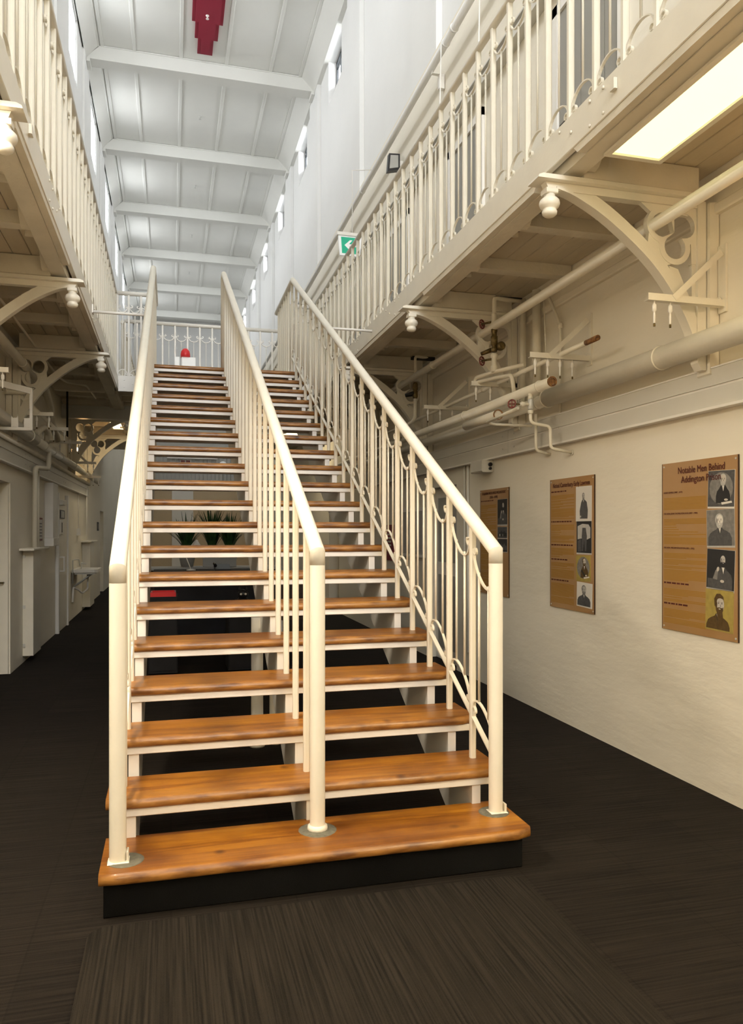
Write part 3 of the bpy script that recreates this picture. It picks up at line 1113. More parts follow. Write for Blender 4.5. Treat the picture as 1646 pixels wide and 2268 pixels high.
def bracket(side, y, lab):
    X = lambda x: SXm(side, x)
    t = thing('gallery_bracket', (X(2.9), y, 2.5), lab, 'bracket', 'cast iron brackets under the %s gallery' % ('right' if side > 0 else 'left'))
    h = .021

    def pr(m, P, a, b):
        m.prism([(X(px), pz) for px, pz in P], 'y', a, b)
        return m
    # arch
    low = [(1.99, 3.345), (2.10, 3.315), (2.28, 3.225), (2.48, 3.083), (2.62, 2.955), (2.74, 2.80), (2.83, 2.64), (2.875, 2.50)]
    lowS = [(v[0], v[1]) for v in smooth_path([(a, b, 0) for a, b in low], 4)]
    up = []
    for i, p in enumerate(lowS):
        q0, q1 = lowS[max(0, i - 1)], lowS[min(len(lowS) - 1, i + 1)]
        d = Vector((q1[0] - q0[0], q1[1] - q0[1])).normalized()
        n = Vector((-d.y, d.x))
        w = .02 + .055 * min(1, i / 6)
        up.append((p[0] + n.x * w, p[1] + n.y * w))
    m = MB()
    n = len(lowS)
    for i in range(n - 1):
        pr(m, [lowS[i], lowS[i + 1], up[i + 1], up[i]], y - h, y + h)
    m.build('arch', IRON, t)
    # raised rib along the lower edge
    MB().tube([(X(p[0] + .004), y, p[1] + .004) for p in lowS], .01, flat=((0, 1, 0), h + .012, .007)).build('rib', IRON, t)
    # trefoil
    cs = [((2.655, 3.222), .068), ((2.795, 3.228), .070), ((2.735, 3.105), .068)]
    o = (2.730, 3.185)
    N_ = 48
    inner, outer = [], []
    for i in range(N_):
        a = 2 * PI * i / N_
        ri = max(circle_exit(c, r, o, a) for c, r in cs)
        ro = max(circle_exit(c, r + .032, o, a) for c, r in cs)
        inner.append((X(o[0] + ri * math.cos(a)), o[1] + ri * math.sin(a)))
        outer.append((X(o[0] + ro * math.cos(a)), o[1] + ro * math.sin(a)))
    MB().ring(outer, inner, 'y', y - h * .85, y + h * .85).build('trefoil', IRON, t)
    # webs that tie the trefoil to arch, post and top bar
    m = MB()
    pr(m, [(2.845, 3.02), (2.875, 3.02), (2.875, 3.33), (2.80, 3.33), (2.87, 3.27), (2.885, 3.2), (2.84, 3.14)], y - h * .7, y + h * .7)
    pr(m, [(2.66, 2.99), (2.72, 3.01), (2.70, 3.04), (2.665, 3.07), (2.65, 3.12), (2.62, 3.15), (2.57, 3.17), (2.56, 3.10)], y - h * .7, y + h * .7)
    pr(m, [(2.58, 3.29), (2.88, 3.29), (2.88, 3.335), (2.52, 3.335)], y - h * .62, y + h * .7)
    pr(m, [(2.835, 2.72), (2.876, 2.60), (2.876, 3.03), (2.85, 3.04), (2.85, 2.80), (2.76, 2.985), (2.70, 3.0), (2.74, 2.90)], y - h * .5, y + h * .5)
    m.build('web', IRON, t)
    # top bar with its plate
    m = MB()
    pr(m, [(1.95, 3.335), (2.93, 3.335), (2.93, 3.377), (1.93, 3.377)], y - h - .005, y + h + .005)
    m.build('top_bar', IRON, t)
    m = MB()
    pr(m, [(1.87, 3.378), (2.90, 3.378), (2.90, 3.402), (1.90, 3.402), (1.875, 3.392)], y - .062, y + .062)
    m.build('top_plate', IRON, t)
    # post on the wall
    m = MB()
    pr(m, [(2.875, 2.46), (2.90, 2.42), (2.93, 2.42), (2.93, 3.37), (2.875, 3.37)], y - h - .009, y + h + .009)
    m.build('wall_post', IRON, t)
    m = MB()
    pr(m, [(2.935, 2.40), (2.985, 2.36), (2.995, 2.40), (2.995, 3.37), (2.935, 3.36)], y - .055, y + .055)
    m.build('back_plate', IRON, t)
    # pendant drop
    xd = X(1.967)
    dr = MB().lathe([(.030, 3.33), (.030, 3.302), (.040, 3.297), (.052, 3.285), (.056, 3.268), (.050, 3.25), (.037, 3.241), (.035, 3.236), (.041, 3.226), (.039, 3.212), (.026, 3.201), (.004, 3.198)], (xd, y, 0), 18).build('pendant', IRON, t)
    MB().bbox(xd - .034, xd + .034, y - .034, y + .034, 3.318, 3.345, .004).build('neck', IRON, t)


ordR = {3.69: 'cream cast iron trefoil bracket nearest the camera on the right wall', 6.11: 'cream trefoil bracket behind the red-wheeled valves on the right wall',
        8.53: 'cream bracket on the right wall seen just past the right handrail', 10.95: 'cream bracket on the right wall hidden behind the stair, below the landing'}
ordL = {3.69: 'cream bracket of which only the pendant shows at the left frame edge', 6.11: 'cream cast iron bracket on the left wall, its arch cut by the frame',
        8.53: 'cream trefoil bracket on the left wall beside the hanging pipe bend', 10.95: 'cream bracket on the left wall at the gallery end, before the steel beam',
        13.37: 'warm-lit trefoil bracket on the left wall beyond the steel beam', 15.79: 'farthest bracket on the left wall, grey in the shade'}
for y in BR_Y:
    y = round(y, 2)
    if y in ordR:
        bracket(1, y, ordR[y])
    if y in ordL and y != 10.95:
        bracket(-1, y, ordL[y])

# ================================================================== pipes and services
def pipe_run(name, pts, r, lab, rings=(), m=PIPE, n=14, rr=0.05, group=None, ringw=.02):
    P = rounded(pts, rr) if len(pts) > 2 else pts
    t = thing(name, pts[0], lab, 'pipe', group)
    MB().tube(P, r, n).build('pipe', m, t)
    for (x, y, z, ax) in rings:
        c = MB()
        if ax == 'y':
            c.lathe([(r + .001, -ringw), (r + .007, -ringw + .003), (r + .007, ringw - .003), (r + .001, ringw)], (x, y, z), n, 'y')
        elif ax == 'z':
            c.lathe([(r + .001, -ringw), (r + .007, -ringw + .003), (r + .007, ringw - .003), (r + .001, ringw)], (x, y, z), n, 'z')
        else:
            c.lathe([(r + .001, -ringw), (r + .007, -ringw + .003), (r + .007, ringw - .003), (r + .001, ringw)], (x, y, z), n, 'x')
        c.build('coupling', m, t)
    return t


# right wall
pipe_run('water_pipe', [(2.85, 1.0, 2.55), (2.85, 5.38, 2.55)], .069, 'thickest cream pipe on the right wall, running out of frame above the posters', [(2.85, 3.95, 2.55, 'y'), (2.85, 5.37, 2.55, 'y')], n=20, ringw=.004)
pipe_run('water_pipe', [(2.87, 5.0, 2.545), (2.87, 12.4, 2.545)], .048, 'cream pipe continuing the thickest right-wall pipe towards the back, behind the open-ended one', [(2.87, 5.55, 2.545, 'y')], n=16, ringw=.008)
t = pipe_run('heating_pipe', [(2.65, 4.94, 2.587), (2.65, 12.3, 2.587)], .037, 'cream pipe with an open rusty end on the right wall', [(2.65, 5.12, 2.587, 'y'), (2.65, 6.6, 2.587, 'y'), (2.65, 9.0, 2.587, 'y')], n=16, ringw=.006)
MB().ring([(2.65 + .0365 * math.cos(a * PI / 8), 2.587 + .0365 * math.sin(a * PI / 8)) for a in range(16)], [(2.65 + .024 * math.cos(a * PI / 8), 2.587 + .024 * math.sin(a * PI / 8)) for a in range(16)], 'y', 4.925, 4.94).build('rusty_rim', RUST, t)
MB().lathe([(.021, 0), (.021, -.008)], (2.65, 4.942, 2.587), 12, 'y').build('rusty_plug', RUST, t)
pipe_run('sprinkler_pipe', [(2.60, 0.8, 3.215), (2.60, 12.0, 3.215)], .034, 'cream pipe threaded through the trefoils of the right-hand brackets', [(2.60, 7.35, 3.215, 'y'), (2.60, 9.9, 3.215, 'y')], n=16, ringw=.012)
t = pipe_run('sprinkler_pipe', [(XL + .19, -1.0, 3.215), (XL + .19, 7.9, 3.215), (XL + .19, 9.8, 3.215), (XL + .19, 10.2, 3.05), (XL + .19, 10.25, 2.90), (XL + .19, 10.75, 2.72)], .042,
             'cream pipe under the left gallery that bends down past the brackets', [(XL + .19, 6.6, 3.215, 'y'), (XL + .19, 8.3, 3.215, 'y')], n=16)
t = pipe_run('conduit', [(2.75, 4.62, 2.80), (2.75, 10.5, 2.80)], .018, 'thin cream pipe with a dark open end above the insulator arms', [(2.75, 6.4, 2.80, 'y')], n=12)
MB().lathe([(.0185, 0), (.019, -.15), (.014, -.152)], (2.75, 4.64, 2.80), 12, 'y').build('bare_end', RUST, t)
pipe_run('riser_pipe', [(2.92, 5.95, 3.5), (2.92, 5.95, 2.60)], .028, 'left one of two cream riser pipes beside the red-wheeled valves', n=14, group='riser pipes on the right wall')
pipe_run('riser_pipe', [(2.92, 5.70, 3.5), (2.92, 5.70, 2.60)], .036, 'right and thicker one of two cream riser pipes beside the red-wheeled valves', n=14, group='riser pipes on the right wall')
pipe_run('conduit', [(2.93, 5.56, 3.46), (2.95, 5.40, 3.19), (2.965, 5.39, 3.1), (2.965, 5.39, 2.30)], .012, 'thin cream conduit dropping behind the second insulator arm', [(2.965, 5.39, 3.13, 'z')], n=10, rr=.03)
pipe_run('cable', [(2.80, 5.35, 3.35), (2.78, 5.25, 2.62)], .004, 'thin white cord hanging beside the riser pipes', n=6)

# valve set on the right wall
t = thing('valve_set', (2.6, 5.83, 2.8), 'cream valve pipework with tarnished brass body and two red handwheels', 'valve')
MB().tube(rounded([(2.86, 5.86, 3.45), (2.60, 5.83, 3.45), (2.60, 5.83, 3.28)], .03), .017, 12).build('feed_pipe', PIPE, t)
MB().box(2.62, 2.86, 5.84, 5.87, 3.466, 3.474).build('dark_strap', DARK, t)
MB().lathe([(.02, 0), (.03, .01), (.03, .05), (.024, .06), (.024, .12), (.02, .13)], (2.60, 5.83, 3.19), 12).build('upper_valve', PIPE, t)
MB().lathe([(.022, 0), (.026, .01), (.026, .03), (.02, .035), (.02, .055), (.028, .06), (.028, .13), (.022, .135), (.022, .16), (.026, .17), (.026, .19)], (2.60, 5.83, 3.0), 12).build('brass_body', BRASS, t)
MB().tube([(2.60, 5.88, 3.03), (2.53, 5.94, 3.005)], [.02, .016], 12).build('brass_outlet', BRASS, t)
MB().lathe([(.02, -.03), (.036, -.02), (.036, .02), (.02, .03)], (2.645, 5.80, 3.045), 14, 'y').build('brass_bonnet', BRASS, t)
MB().lathe([(.02, 0), (.03, .01), (.03, .05), (.022, .06), (.022, .12), (.03, .13), (.03, .15), (.02, .16)], (2.60, 5.83, 2.83), 12).build('lower_valve', PIPE, t)
for z in (3.255, 2.945):
    MB().tube([(2.60, 5.83, z), (2.53, 5.93, z)], .009, 8).build('valve_stem', BRASS, t)
    m = MB()
    c = Vector((2.535, 5.935, z)); ax = Vector((-.57, .82, 0)).normalized()
    u = Vector((0, 0, 1)); w = ax.cross(u)
    m.tube([c + (u * math.cos(a) + w * math.sin(a)) * .036 for a in [2 * PI * i / 16 for i in range(17)]], .006, 6, cap=False)
    for i in range(3):
        a = i * PI / 3
        m.tube([c + (u * math.cos(a) + w * math.sin(a)) * .034, c - (u * math.cos(a) + w * math.sin(a)) * .034], .004, 6)
    m.build('handwheel', REDW, t)
MB().tube(rounded([(2.74, 5.55, 2.845), (2.60, 5.83, 2.835), (2.56, 6.12, 2.84), (2.56, 6.15, 2.80), (2.62, 5.86, 2.79), (2.66, 5.62, 2.77), (2.67, 5.60, 2.63)], .04), .017, 12).build('lower_pipe', PIPE, t)

# second, darker valve set further back
t = thing('valve_set', (2.62, 8.0, 2.7), 'second, dark valve set with black wheels further back on the right wall', 'valve')
MB().tube(rounded([(2.85, 8.05, 3.45), (2.62, 8.0, 3.45), (2.62, 8.0, 3.2)], .03), .015, 10).build('feed_pipe', PIPE, t)
MB().box(2.60, 2.86, 8.02, 8.10, 3.43, 3.46).build('dark_strap', DARK, t)
MB().lathe([(.022, 0), (.03, .02), (.03, .08), (.02, .09), (.03, .1), (.03, .16), (.02, .18)], (2.62, 8.0, 2.98), 12).build('brass_body', BRASS, t)
MB().tube([(2.62, 8.0, 3.04), (2.52, 8.05, 3.02)], [.03, .02], 10).build('black_wheel', BLACK, t)
MB().tube(rounded([(2.62, 8.0, 3.0), (2.62, 8.0, 2.75), (2.50, 8.4, 2.62), (2.66, 8.6, 2.60)], .06), .02, 10).build('lower_pipe', PIPE, t)

# branch with tee and drops
t = thing('branch_pipes', (2.645, 5.26, 2.1), 'cream branch pipes zigzagging over the trunking from a steel tee', 'pipe')
tx, ty = 2.645, 5.26
MB().tube([(tx, ty, 2.585), (tx, ty, 2.52)], .017, 12).build('drop_pipe', PIPE, t)
MB().lathe([(.014, 0), (.022, .006), (.022, .022), (.016, .03)], (tx, ty, 2.512), 12).build('union_nut', PIPE, t)
MB().lathe([(.018, 0), (.021, .004), (.021, .072), (.018, .076)], (tx, ty, 2.436), 14).build('tee_body', STEEL, t)
MB().lathe([(.016, 0), (.022, .008), (.022, .024), (.018, .03)], (tx, ty, 2.402), 12).build('union_nut', PIPE, t)
MB().tube(rounded([(tx, ty, 2.41), (tx, ty, 2.335), (2.81, ty, 2.312), (2.812, ty, 2.145), (2.997, ty, 2.118)], .035, 5), .0125, 12).build('long_drop', PIPE, t)
MB().lathe([(.022, 0), (.022, -.006)], (2.998, ty, 2.118), 10, 'x').build('rose', PIPE, t)
MB().tube(rounded([(2.869, 5.61, 2.46), (2.869, 5.61, 2.165), (2.997, 5.61, 2.138)], .035, 5), .0125, 12).build('short_drop', PIPE, t)
MB().tube([(tx, ty, 2.475), (2.555, ty, 2.472)], .013, 12).build('side_valve', PIPE, t)
MB().lathe([(.013, 0), (.019, -.006), (.019, -.03), (.013, -.036)], (2.60, ty, 2.473), 12, 'x').build('union_nut', PIPE, t)
MB().tube([(2.56, ty, 2.472), (2.485, ty, 2.472)], .006, 8).build('valve_stem', BRASS, t)
c = Vector((2.49, ty, 2.472)); ax = Vector((.75, .66, 0)).normalized(); u = Vector((0, 0, 1)); w = ax.cross(u)
m = MB().tube([c + (u * math.cos(a) + w * math.sin(a)) * .03 for a in [2 * PI * i / 14 for i in range(15)]], .006, 6, cap=False)
m.tube([c + u * .03, c - u * .03], .004, 6); m.tube([c + w * .03, c - w * .03], .004, 6)
m.build('handwheel', REDW, t)
MB().tube([(2.545, 5.27, 2.445), (2.50, 5.75, 2.40)], .0125, 10).build('lever_pipe', PIPE, t)
MB().tube(rounded([(2.50, 5.76, 2.40), (2.56, 5.74, 2.385), (2.84, 5.62, 2.365)], .03), .011, 10).build('return_pipe', PIPE, t)
# cut-off stub with reddish rim
t = pipe_run('pipe_stub', [(2.62, 5.80, 2.475), (2.62, 6.5, 2.475)], .040, 'cut-off cream pipe stub with a reddish rim under the open-ended pipe', n=16)
MB().ring([(2.62 + .043 * math.cos(a * PI / 8), 2.475 + .043 * math.sin(a * PI / 8)) for a in range(16)], [(2.62 + .036 * math.cos(a * PI / 8), 2.475 + .036 * math.sin(a * PI / 8)) for a in range(16)], 'y', 5.79, 5.80).build('rusty_rim', RUST, t)


def insulator_arm(side, y, nins, lab, z=2.765, xt=2.50, brace=True):
    X = lambda x: SXm(side, x)
    t = thing('insulator_arm', (X(2.98), y, z), lab, 'arm', 'insulator arms on the %s wall' % ('right' if side > 0 else 'left'))
    a, b = sorted((X(xt), X(2.99)))
    MB().box(a, b, y - .018, y + .018, z, z + .004).build('arm_flange', IRON, t)
    MB().box(a, b, y - .020, y - .016, z, z + .038).build('arm_web', IRON, t)
    if brace:
        MB().tube([(X(xt + .16), y - .022, z + .02), (X(2.965), y - .022, z + .30)], .01, flat=((0, 1, 0), .003, .018)).build('brace', IRON, t)
    a, b = sorted((X(2.985), X(2.999)))
    p = MB().box(a, b, y - .03, y + .03, z - .03, z + .35).build('wall_plate', IRON, t)
    for zz in (z + .05, z + .30):
        MB().lathe([(.011, 0), (.011, -.012 * side)], (X(2.984), y + .015, zz), 8, 'x').build('bolt', IRON, p)
    span = (2.93 - xt - .03)
    for i in range(nins):
        x = X(xt + .05 + (.10 if nins < 3 else span / nins) * i)
        MB().lathe([(.005, 0), (.005, -.012), (.012, -.02), (.013, -.05), (.006, -.058), (.006, -.07), (.007, -.074), (.006, -.115), (.004, -.12)], (x, y, z), 10).build('insulator', WHITE, t)
        MB().lathe([(.006, -.121), (.006, -.138)], (x, y, z), 8).build('terminal', BRASS, t)


insulator_arm(1, 3.60, 2, 'cream iron arm with two hanging insulators in front of the nearest right bracket')
insulator_arm(1, 5.00, 4, 'cream iron arm with four hanging insulators beside the riser pipes')
insulator_arm(1, 6.10, 3, 'cream iron arm with thin insulators under the valve pipework', brace=False)
insulator_arm(1, 7.37, 3, 'farthest cream insulator arm on the right wall, above the handrail')
insulator_arm(-1, 6.3, 3, 'white iron arm at the left frame edge above the box bracket', z=2.72)
insulator_arm(-1, 8.57, 3, 'white iron arm with insulators just right of the left box bracket', z=2.72)
insulator_arm(-1, 9.76, 3, 'second white iron arm right of the left box bracket', z=2.72)
insulator_arm(-1, 11.2, 3, 'farther white iron arm above the end of the left-wall pipe', z=2.72)
insulator_arm(-1, 13.3, 2, 'warm-lit iron arm on the left wall beyond the steel beam, upper one', z=2.62)
insulator_arm(-1, 14.2, 2, 'warm-lit iron arm on the left wall beyond the steel beam, lower one', z=2.45)

# left wall services
pipe_run('water_pipe', [(XL + .145, -1.0, 2.55), (XL + .145, 9.3, 2.55)], .066, 'thick white pipe along the left wall at the frame edge', [(XL + .145, 8.9, 2.55, 'y')], n=18)
pipe_run('water_pipe', [(XL + .145, 9.3, 2.55), (XL + .145, 17.0, 2.55)], .052, 'white pipe along the left wall towards the basin', [(XL + .145, 9.9, 2.55, 'y'), (XL + .145, 10.6, 2.55, 'y'), (XL + .145, 11.3, 2.55, 'y'), (XL + .145, 12.8, 2.55, 'y'), (XL + .145, 14.2, 2.55, 'y')], n=16)
pipe_run('water_pipe', [(XL + .07, 6.0, 2.44), (XL + .07, 16.0, 2.44)], .03, 'darker lower pipe behind the white left-wall pipe', m=UNDER)
t = thing('box_bracket', (XL, 8.1, 2.45), 'white square steel bracket frame at the left frame edge', 'bracket')
yb, xo = 7.62, -1.256
MB().bbox(XL + .004, xo, yb, yb + .022, 2.445, 2.475, .003).build('bottom_bar', WHITE, t)
MB().tube([(xo - .004, yb + .011, 2.45), (xo - .004, yb + .011, 2.83)], .01, flat=((1, 0, 0), .012, .016)).build('upright', WHITE, t)
MB().tube([(xo, yb + .01, 2.815), (XL + .01, yb + .01 - .62, 2.815)], .01, flat=((0, 0, 1), .028, .004)).build('top_bar', WHITE, t)
MB().prism([(-1.43, 2.475), (-1.37, 2.475), (-1.37, 2.58), (-1.385, 2.56), (-1.415, 2.56), (-1.43, 2.58)], 'y', yb, yb + .01).build('cradle_plate', WHITE, t)
MB().prism([(-1.32, 2.475), (-1.27, 2.475), (-1.27, 2.56), (-1.32, 2.56)], 'y', yb, yb + .01).build('cradle_plate', WHITE, t)

# branch bend from the ceiling pipe, S pipe to the low casing
pipe_run('branch_pipe', [(XL + .19, 8.55, 3.19), (XL + .21, 8.6, 2.96), (XL + .01, 8.4, 2.93)], .026, 'cream pipe bend hanging inside the left trefoil bracket', n=12)
pipe_run('down_pipe', [(XL + .10, 9.6, 1.3), (XL + .10, 9.62, 2.26), (XL + .16, 10.2, 2.29), (XL + .16, 10.25, 2.50)], .030, 'bright white pipe rising from the low casing with an S bend', n=12, rr=.07)
pipe_run('down_pipe', [(XL + .07, 9.95, 1.3), (XL + .07, 9.95, 2.24)], .026, 'straight white pipe beside the S-bend pipe on the low casing', n=12)
pipe_run('overflow_pipe', [(XL + .145, 9.35, 2.62), (XL + .2, 9.6, 2.74), (XL + .2, 9.85, 2.70), (XL + .17, 9.95, 2.58)], .034, 'fat white pipe hoop beside the box bracket', n=12, rr=.08)
pipe_run('conduit', [(-1.375, 3.0, 3.43), (-1.36, 10.1, 3.43), (-1.30, 10.5, 3.43), (-1.08, 10.6, 3.43), (-1.05, 11.6, 3.43)], .012, 'thin conduit running under the left gallery boards with an S bend', n=8, rr=.2)
pipe_run('service_rod', [(XL + .22, 11.5, 3.56), (XL + .22, 11.5, 2.85)], .014, 'dark vertical rod hanging before the steel beam on the left', m=DARK, n=8)

# trunking both sides
for side in (1, -1):
    X = lambda x: (x if side > 0 else XL + (XR - x))
    t = thing('cable_trunking', (X(2.97), 5, 2.3), 'grey two-compartment cable trunking along the %s wall' % ('right' if side > 0 else 'left'), 'trunking', 'cable trunking')
    ya, ye = (-3.0, 11.8) if side > 0 else (-3.0, 16.0)
    for (z0, z1, xx, nm, mm) in ((2.33, 2.425, 2.945, 'upper_cover', TRUNK), (2.21, 2.315, 2.945, 'lower_cover', TRUNK), (2.315, 2.33, 2.955, 'divider', WHITE), (2.195, 2.21, 2.935, 'lower_lip', WHITE), (2.425, 2.434, 2.94, 'upper_lip', WHITE)):
        # covers come in lengths
        L_ = 3.1 if 'cover' in nm else 40
        y = ya
        while y < ye:
            y2 = min(y + L_, ye)
            a, b = sorted((X(xx), X(2.999)))
            MB().box(a, b, y + .0015, y2 - .0015, z0, z1).build(nm, mm, t)
            if 'cover' in nm:
                for ys_ in (y + .12, y2 - .12):
                    MB().lathe([(.007, 0), (.006, -.003 * side)], (X(xx), ys_, (z0 + z1) / 2), 8, 'x').build('screw', STEEL, t)
            y = y2
# junction box below the trunking
t = thing('junction_box', (2.9, 7.0, 2.09), 'white plastic junction box under the right trunking, above the farthest poster', 'box')
MB().bbox(2.875, 2.998, 6.74, 7.02, 2.078, 2.193, .012).build('housing', TRUNK, t)
MB().lathe([(.02, 0), (.02, -.02), (.012, -.022)], (2.96, 6.739, 2.15), 10, 'y').build('gland', BLACK, t)
MB().lathe([(.014, 0), (.014, -.02), (.01, -.022)], (2.96, 6.739, 2.112), 10, 'y').build('gland', BLACK, t)

# high pipe on the right, hangers
t = pipe_run('sprinkler_main', [(2.85, -2, 6.75), (2.85, 26, 6.75)], .042, 'long grey-white pipe high on the right wall above the gallery', [(2.85, y, 6.75, 'y') for y in (7.4, 7.65, 11.3, 15)], n=14, m=UPWALL, ringw=.012)
for y in (8.1, 13.0, 18.0):
    MB().tube([(2.85, y, 6.80), (2.85, y, 6.68), (2.995, y, 6.68)], .008, flat=((0, 1, 0), .02, .004)).build('clip', WHITE, t)
    MB().bbox(2.93, 2.995, y - .03, y + .03, 6.52, 6.68, .006).build('clip_block', WHITE, t)
for (y, zb, lab) in ((6.55, 5.2, 'thin white hanger rod nearest the camera below the high pipe'), (7.6, 5.3, 'thin white hanger rod further back below the high pipe')):
    t = thing('hanger_rod', (2.75, y, zb), lab, 'rod', 'hanger rods under the high pipe')
    MB().tube([(2.78, y, 6.72), (2.75, y, zb)], .007, 8).build('rod', WHITE, t)

# exit sign above the right gallery
t = thing('exit_sign', (2.5, 10.6, 5.45), 'hanging green exit sign with a white left arrow above the right gallery', 'sign')
MB().prism([(2.31, 5.74), (2.335, 5.46), (2.63, 5.46), (2.655, 5.74)], 'y', 10.58, 10.62).build('housing', SIGNW, t)
MB().bbox(2.29, 2.675, 10.56, 10.64, 5.74, 5.79, .006).build('top_case', WHITE, t)
MB().prism([(2.35, 5.72), (2.365, 5.49), (2.60, 5.49), (2.615, 5.72)], 'y', 10.574, 10.58).build('green_face', GREEN, t)
MB().prism([(2.40, 5.605), (2.48, 5.68), (2.515, 5.68), (2.465, 5.622), (2.575, 5.622), (2.575, 5.588), (2.465, 5.588), (2.515, 5.53), (2.48, 5.53)], 'y', 10.57, 10.574).build('arrow', SIGNW, t)
MB().tube([(2.52, 10.6, 5.79), (2.52, 10.6, 6.7), (2.85, 10.6, 6.75)], .006, 8).build('hanger', WHITE, t)
# floodlight
t = thing('floodlight', (2.9, 9.7, 6.4), 'black framed floodlight on the upper right wall just over the handrail', 'light')
MB().prism([(2.78, 6.29), (2.95, 6.33), (2.95, 6.54), (2.80, 6.53)], 'y', 9.66, 9.74).build('housing', BLACK, t)
MB().prism([(2.805, 6.325), (2.925, 6.355), (2.925, 6.515), (2.818, 6.505)], 'y', 9.652, 9.66).build('lens', GREY, t)
MB().box(2.94, 2.998, 9.68, 9.72, 6.38, 6.46).build('mount', WHITE, t)

# doors and ledge on the gallery level, right and left (seen between the balusters)
kd = 0
DGREY = mat('gallery_door_grey', (0.30, 0.29, 0.26), 0.5)
for side in (1, -1):
    X = lambda x: (x if side > 0 else XL + (XR - x))
    for i in range(5):
        y = 2.6 + i * 2.42
        kd += 1
        a, b = sorted((X(2.985), X(2.999)))
        d = struct(MB().box(a, b, y - .42, y + .42, 3.61, 5.62).build('door_%d' % kd, DGREY, None, org=(X(2.99), y, 3.61)))
        m = MB()
        a, b = sorted((X(2.965), X(2.999)))
        m.box(a, b, y - .50, y - .42, 3.61, 5.70); m.box(a, b, y + .42, y + .50, 3.61, 5.70); m.box(a, b, y - .50, y + .50, 5.62, 5.70)
        m.build('door_frame', WHITE, d)
        for q in range(5):
            p0 = y - .40 + q * .16
            a, b = sorted((X(2.979), X(2.985)))
            MB().box(a, b, p0 + .004, p0 + .156, 3.66, 5.58).build('board', DGREY, d)
        a, b = sorted((X(2.955), X(2.984)))
        MB().box(a, b, y + .28, y + .36, 4.55, 4.70).build('lock_case', DARK, d)
    a, b = sorted((X(2.90), X(2.999)))
    t = thing('cable_tray', (X(2.95), 5, 5.85), 'grey cable tray high on the %s wall above the gallery doors' % ('right' if side > 0 else 'left'), 'trunking', 'gallery cable trays')
    MB().box(a, b, 0, 15, 5.84, 5.91).build('tray', TRUNK, t)
    MB().box(a, b, 0, 15, 5.96, 5.975).build('lid', TRUNK, t)

# ================================================================== lights under the galleries
def panel_light(x0, x1, y0, y1, z, lab, power=None, m=LAMPG, color=(1.0, .80, .50)):
    power = PANEL_W if power is None else power
    t = thing('ceiling_light', ((x0 + x1) / 2, (y0 + y1) / 2, z), lab, 'light', 'fluorescent panels under the galleries')
    MB().ring([(x0 - .03, y0 - .03), (x1 + .03, y0 - .03), (x1 + .03, y1 + .03), (x0 - .03, y1 + .03)], [(x0, y0), (x1, y0), (x1, y1), (x0, y1)], 'z', z - .008, z + .03).build('frame', IRON, t)
    MB().box(x0, x1, y0, y1, z + .004, z + .01).build('diffuser', m, t)
    MB().box(x0 - .01, x1 + .01, y0 - .01, y1 + .01, z + .031, z + .05).build('tray', WHITE, t)
    if power > 0:
        area('panel_lamp', ((x0 + x1) / 2, (y0 + y1) / 2, z - .012), (0, 0, 0), x1 - x0, y1 - y0, power, color)


panel_light(2.155, 2.43, 2.2, 3.39, 3.424, 'glowing yellow-white panel light under the right gallery, nearest the camera', 0, LAMPN)
panel_light(-1.20, -.93, 2.27, 3.49, 3.41, 'panel light under the left gallery level with the camera', LEFT_PANEL_W, color=(1.0, .86, .66))
panel_light(2.21, 2.53, -.30, .90, 3.41, 'extra unseen panel light added under the right gallery beside the camera', EXTRA_PANEL_W)  # extra panel, added out of frame to light the right wall and nearest bracket
panel_light(2.21, 2.53, -2.9, -1.7, 3.41, 'panel light under the right gallery behind the camera')
panel_light(-1.20, -.93, -2.9, -1.7, 3.41, 'panel light under the left gallery behind the camera')
panel_light(-1.06, -.74, 14.0, 15.2, 3.46, 'small glowing panel light under the left gallery beyond the steel beam', 12)
panel_light(2.16, 2.5, 14.3, 15.3, 3.46, 'small glowing panel light under the right gallery, seen between the treads', 14)

# bare bulb lamps that give the orange glow on the walls
def wall_lamp(x, y, z, lab, power, col=(1.0, .55, .22)):
    t = thing('wall_lamp', (x, y, z), lab, 'light', 'warm bulkhead lamps')
    s = 1 if x > 0 else -1
    MB().lathe([(.05, 0), (.055, -.02 * s), (.05, -.03 * s)], (x + s * .0, y, z), 14, 'x').build('base', BRASS, t)
    MB().lathe([(.045, 0), (.045, -.03 * s), (.03, -.055 * s), (.005, -.06 * s)], (x - s * .03, y, z), 14, 'x').build('globe', LAMPG2, t)
    d = bpy.data.lights.new('bulb', 'POINT')
    d.energy = power; d.color = col; d.shadow_soft_size = .05
    o = bpy.data.objects.new('bulb', d)
    COL.objects.link(o)
    o.location = (x - s * .14, y, z)


wall_lamp(XR - .001, 2.55, 2.98, 'warm bulkhead lamp on the right wall just out of frame', LAMP_W * .10)
wall_lamp(XL + .001, 14.3, 2.95, 'warm bulkhead lamp on the left wall beyond the steel beam', LAMP_W * .12)

# ================================================================== posters
XPOST = XR - .004


def to_wall(P, Yl, Zt, d):
    return [(XPOST - d, Yl - x, Zt - y) for (x, y) in P]


def flat(poly, Yl, Zt, d0, d1, name, m, par):
    mb = MB()
    n = len(poly)
    a = to_wall(poly, Yl, Zt, d0); b = to_wall(poly, Yl, Zt, d1)
    mb.v = a + b
    for i in range(n):
        j = (i + 1) % n
        mb.face((i, j, n + j, n + i))
    mb.face(tuple(range(n))); mb.face(tuple(2 * n - 1 - i for i in range(n)))
    return mb.build(name, m, par)


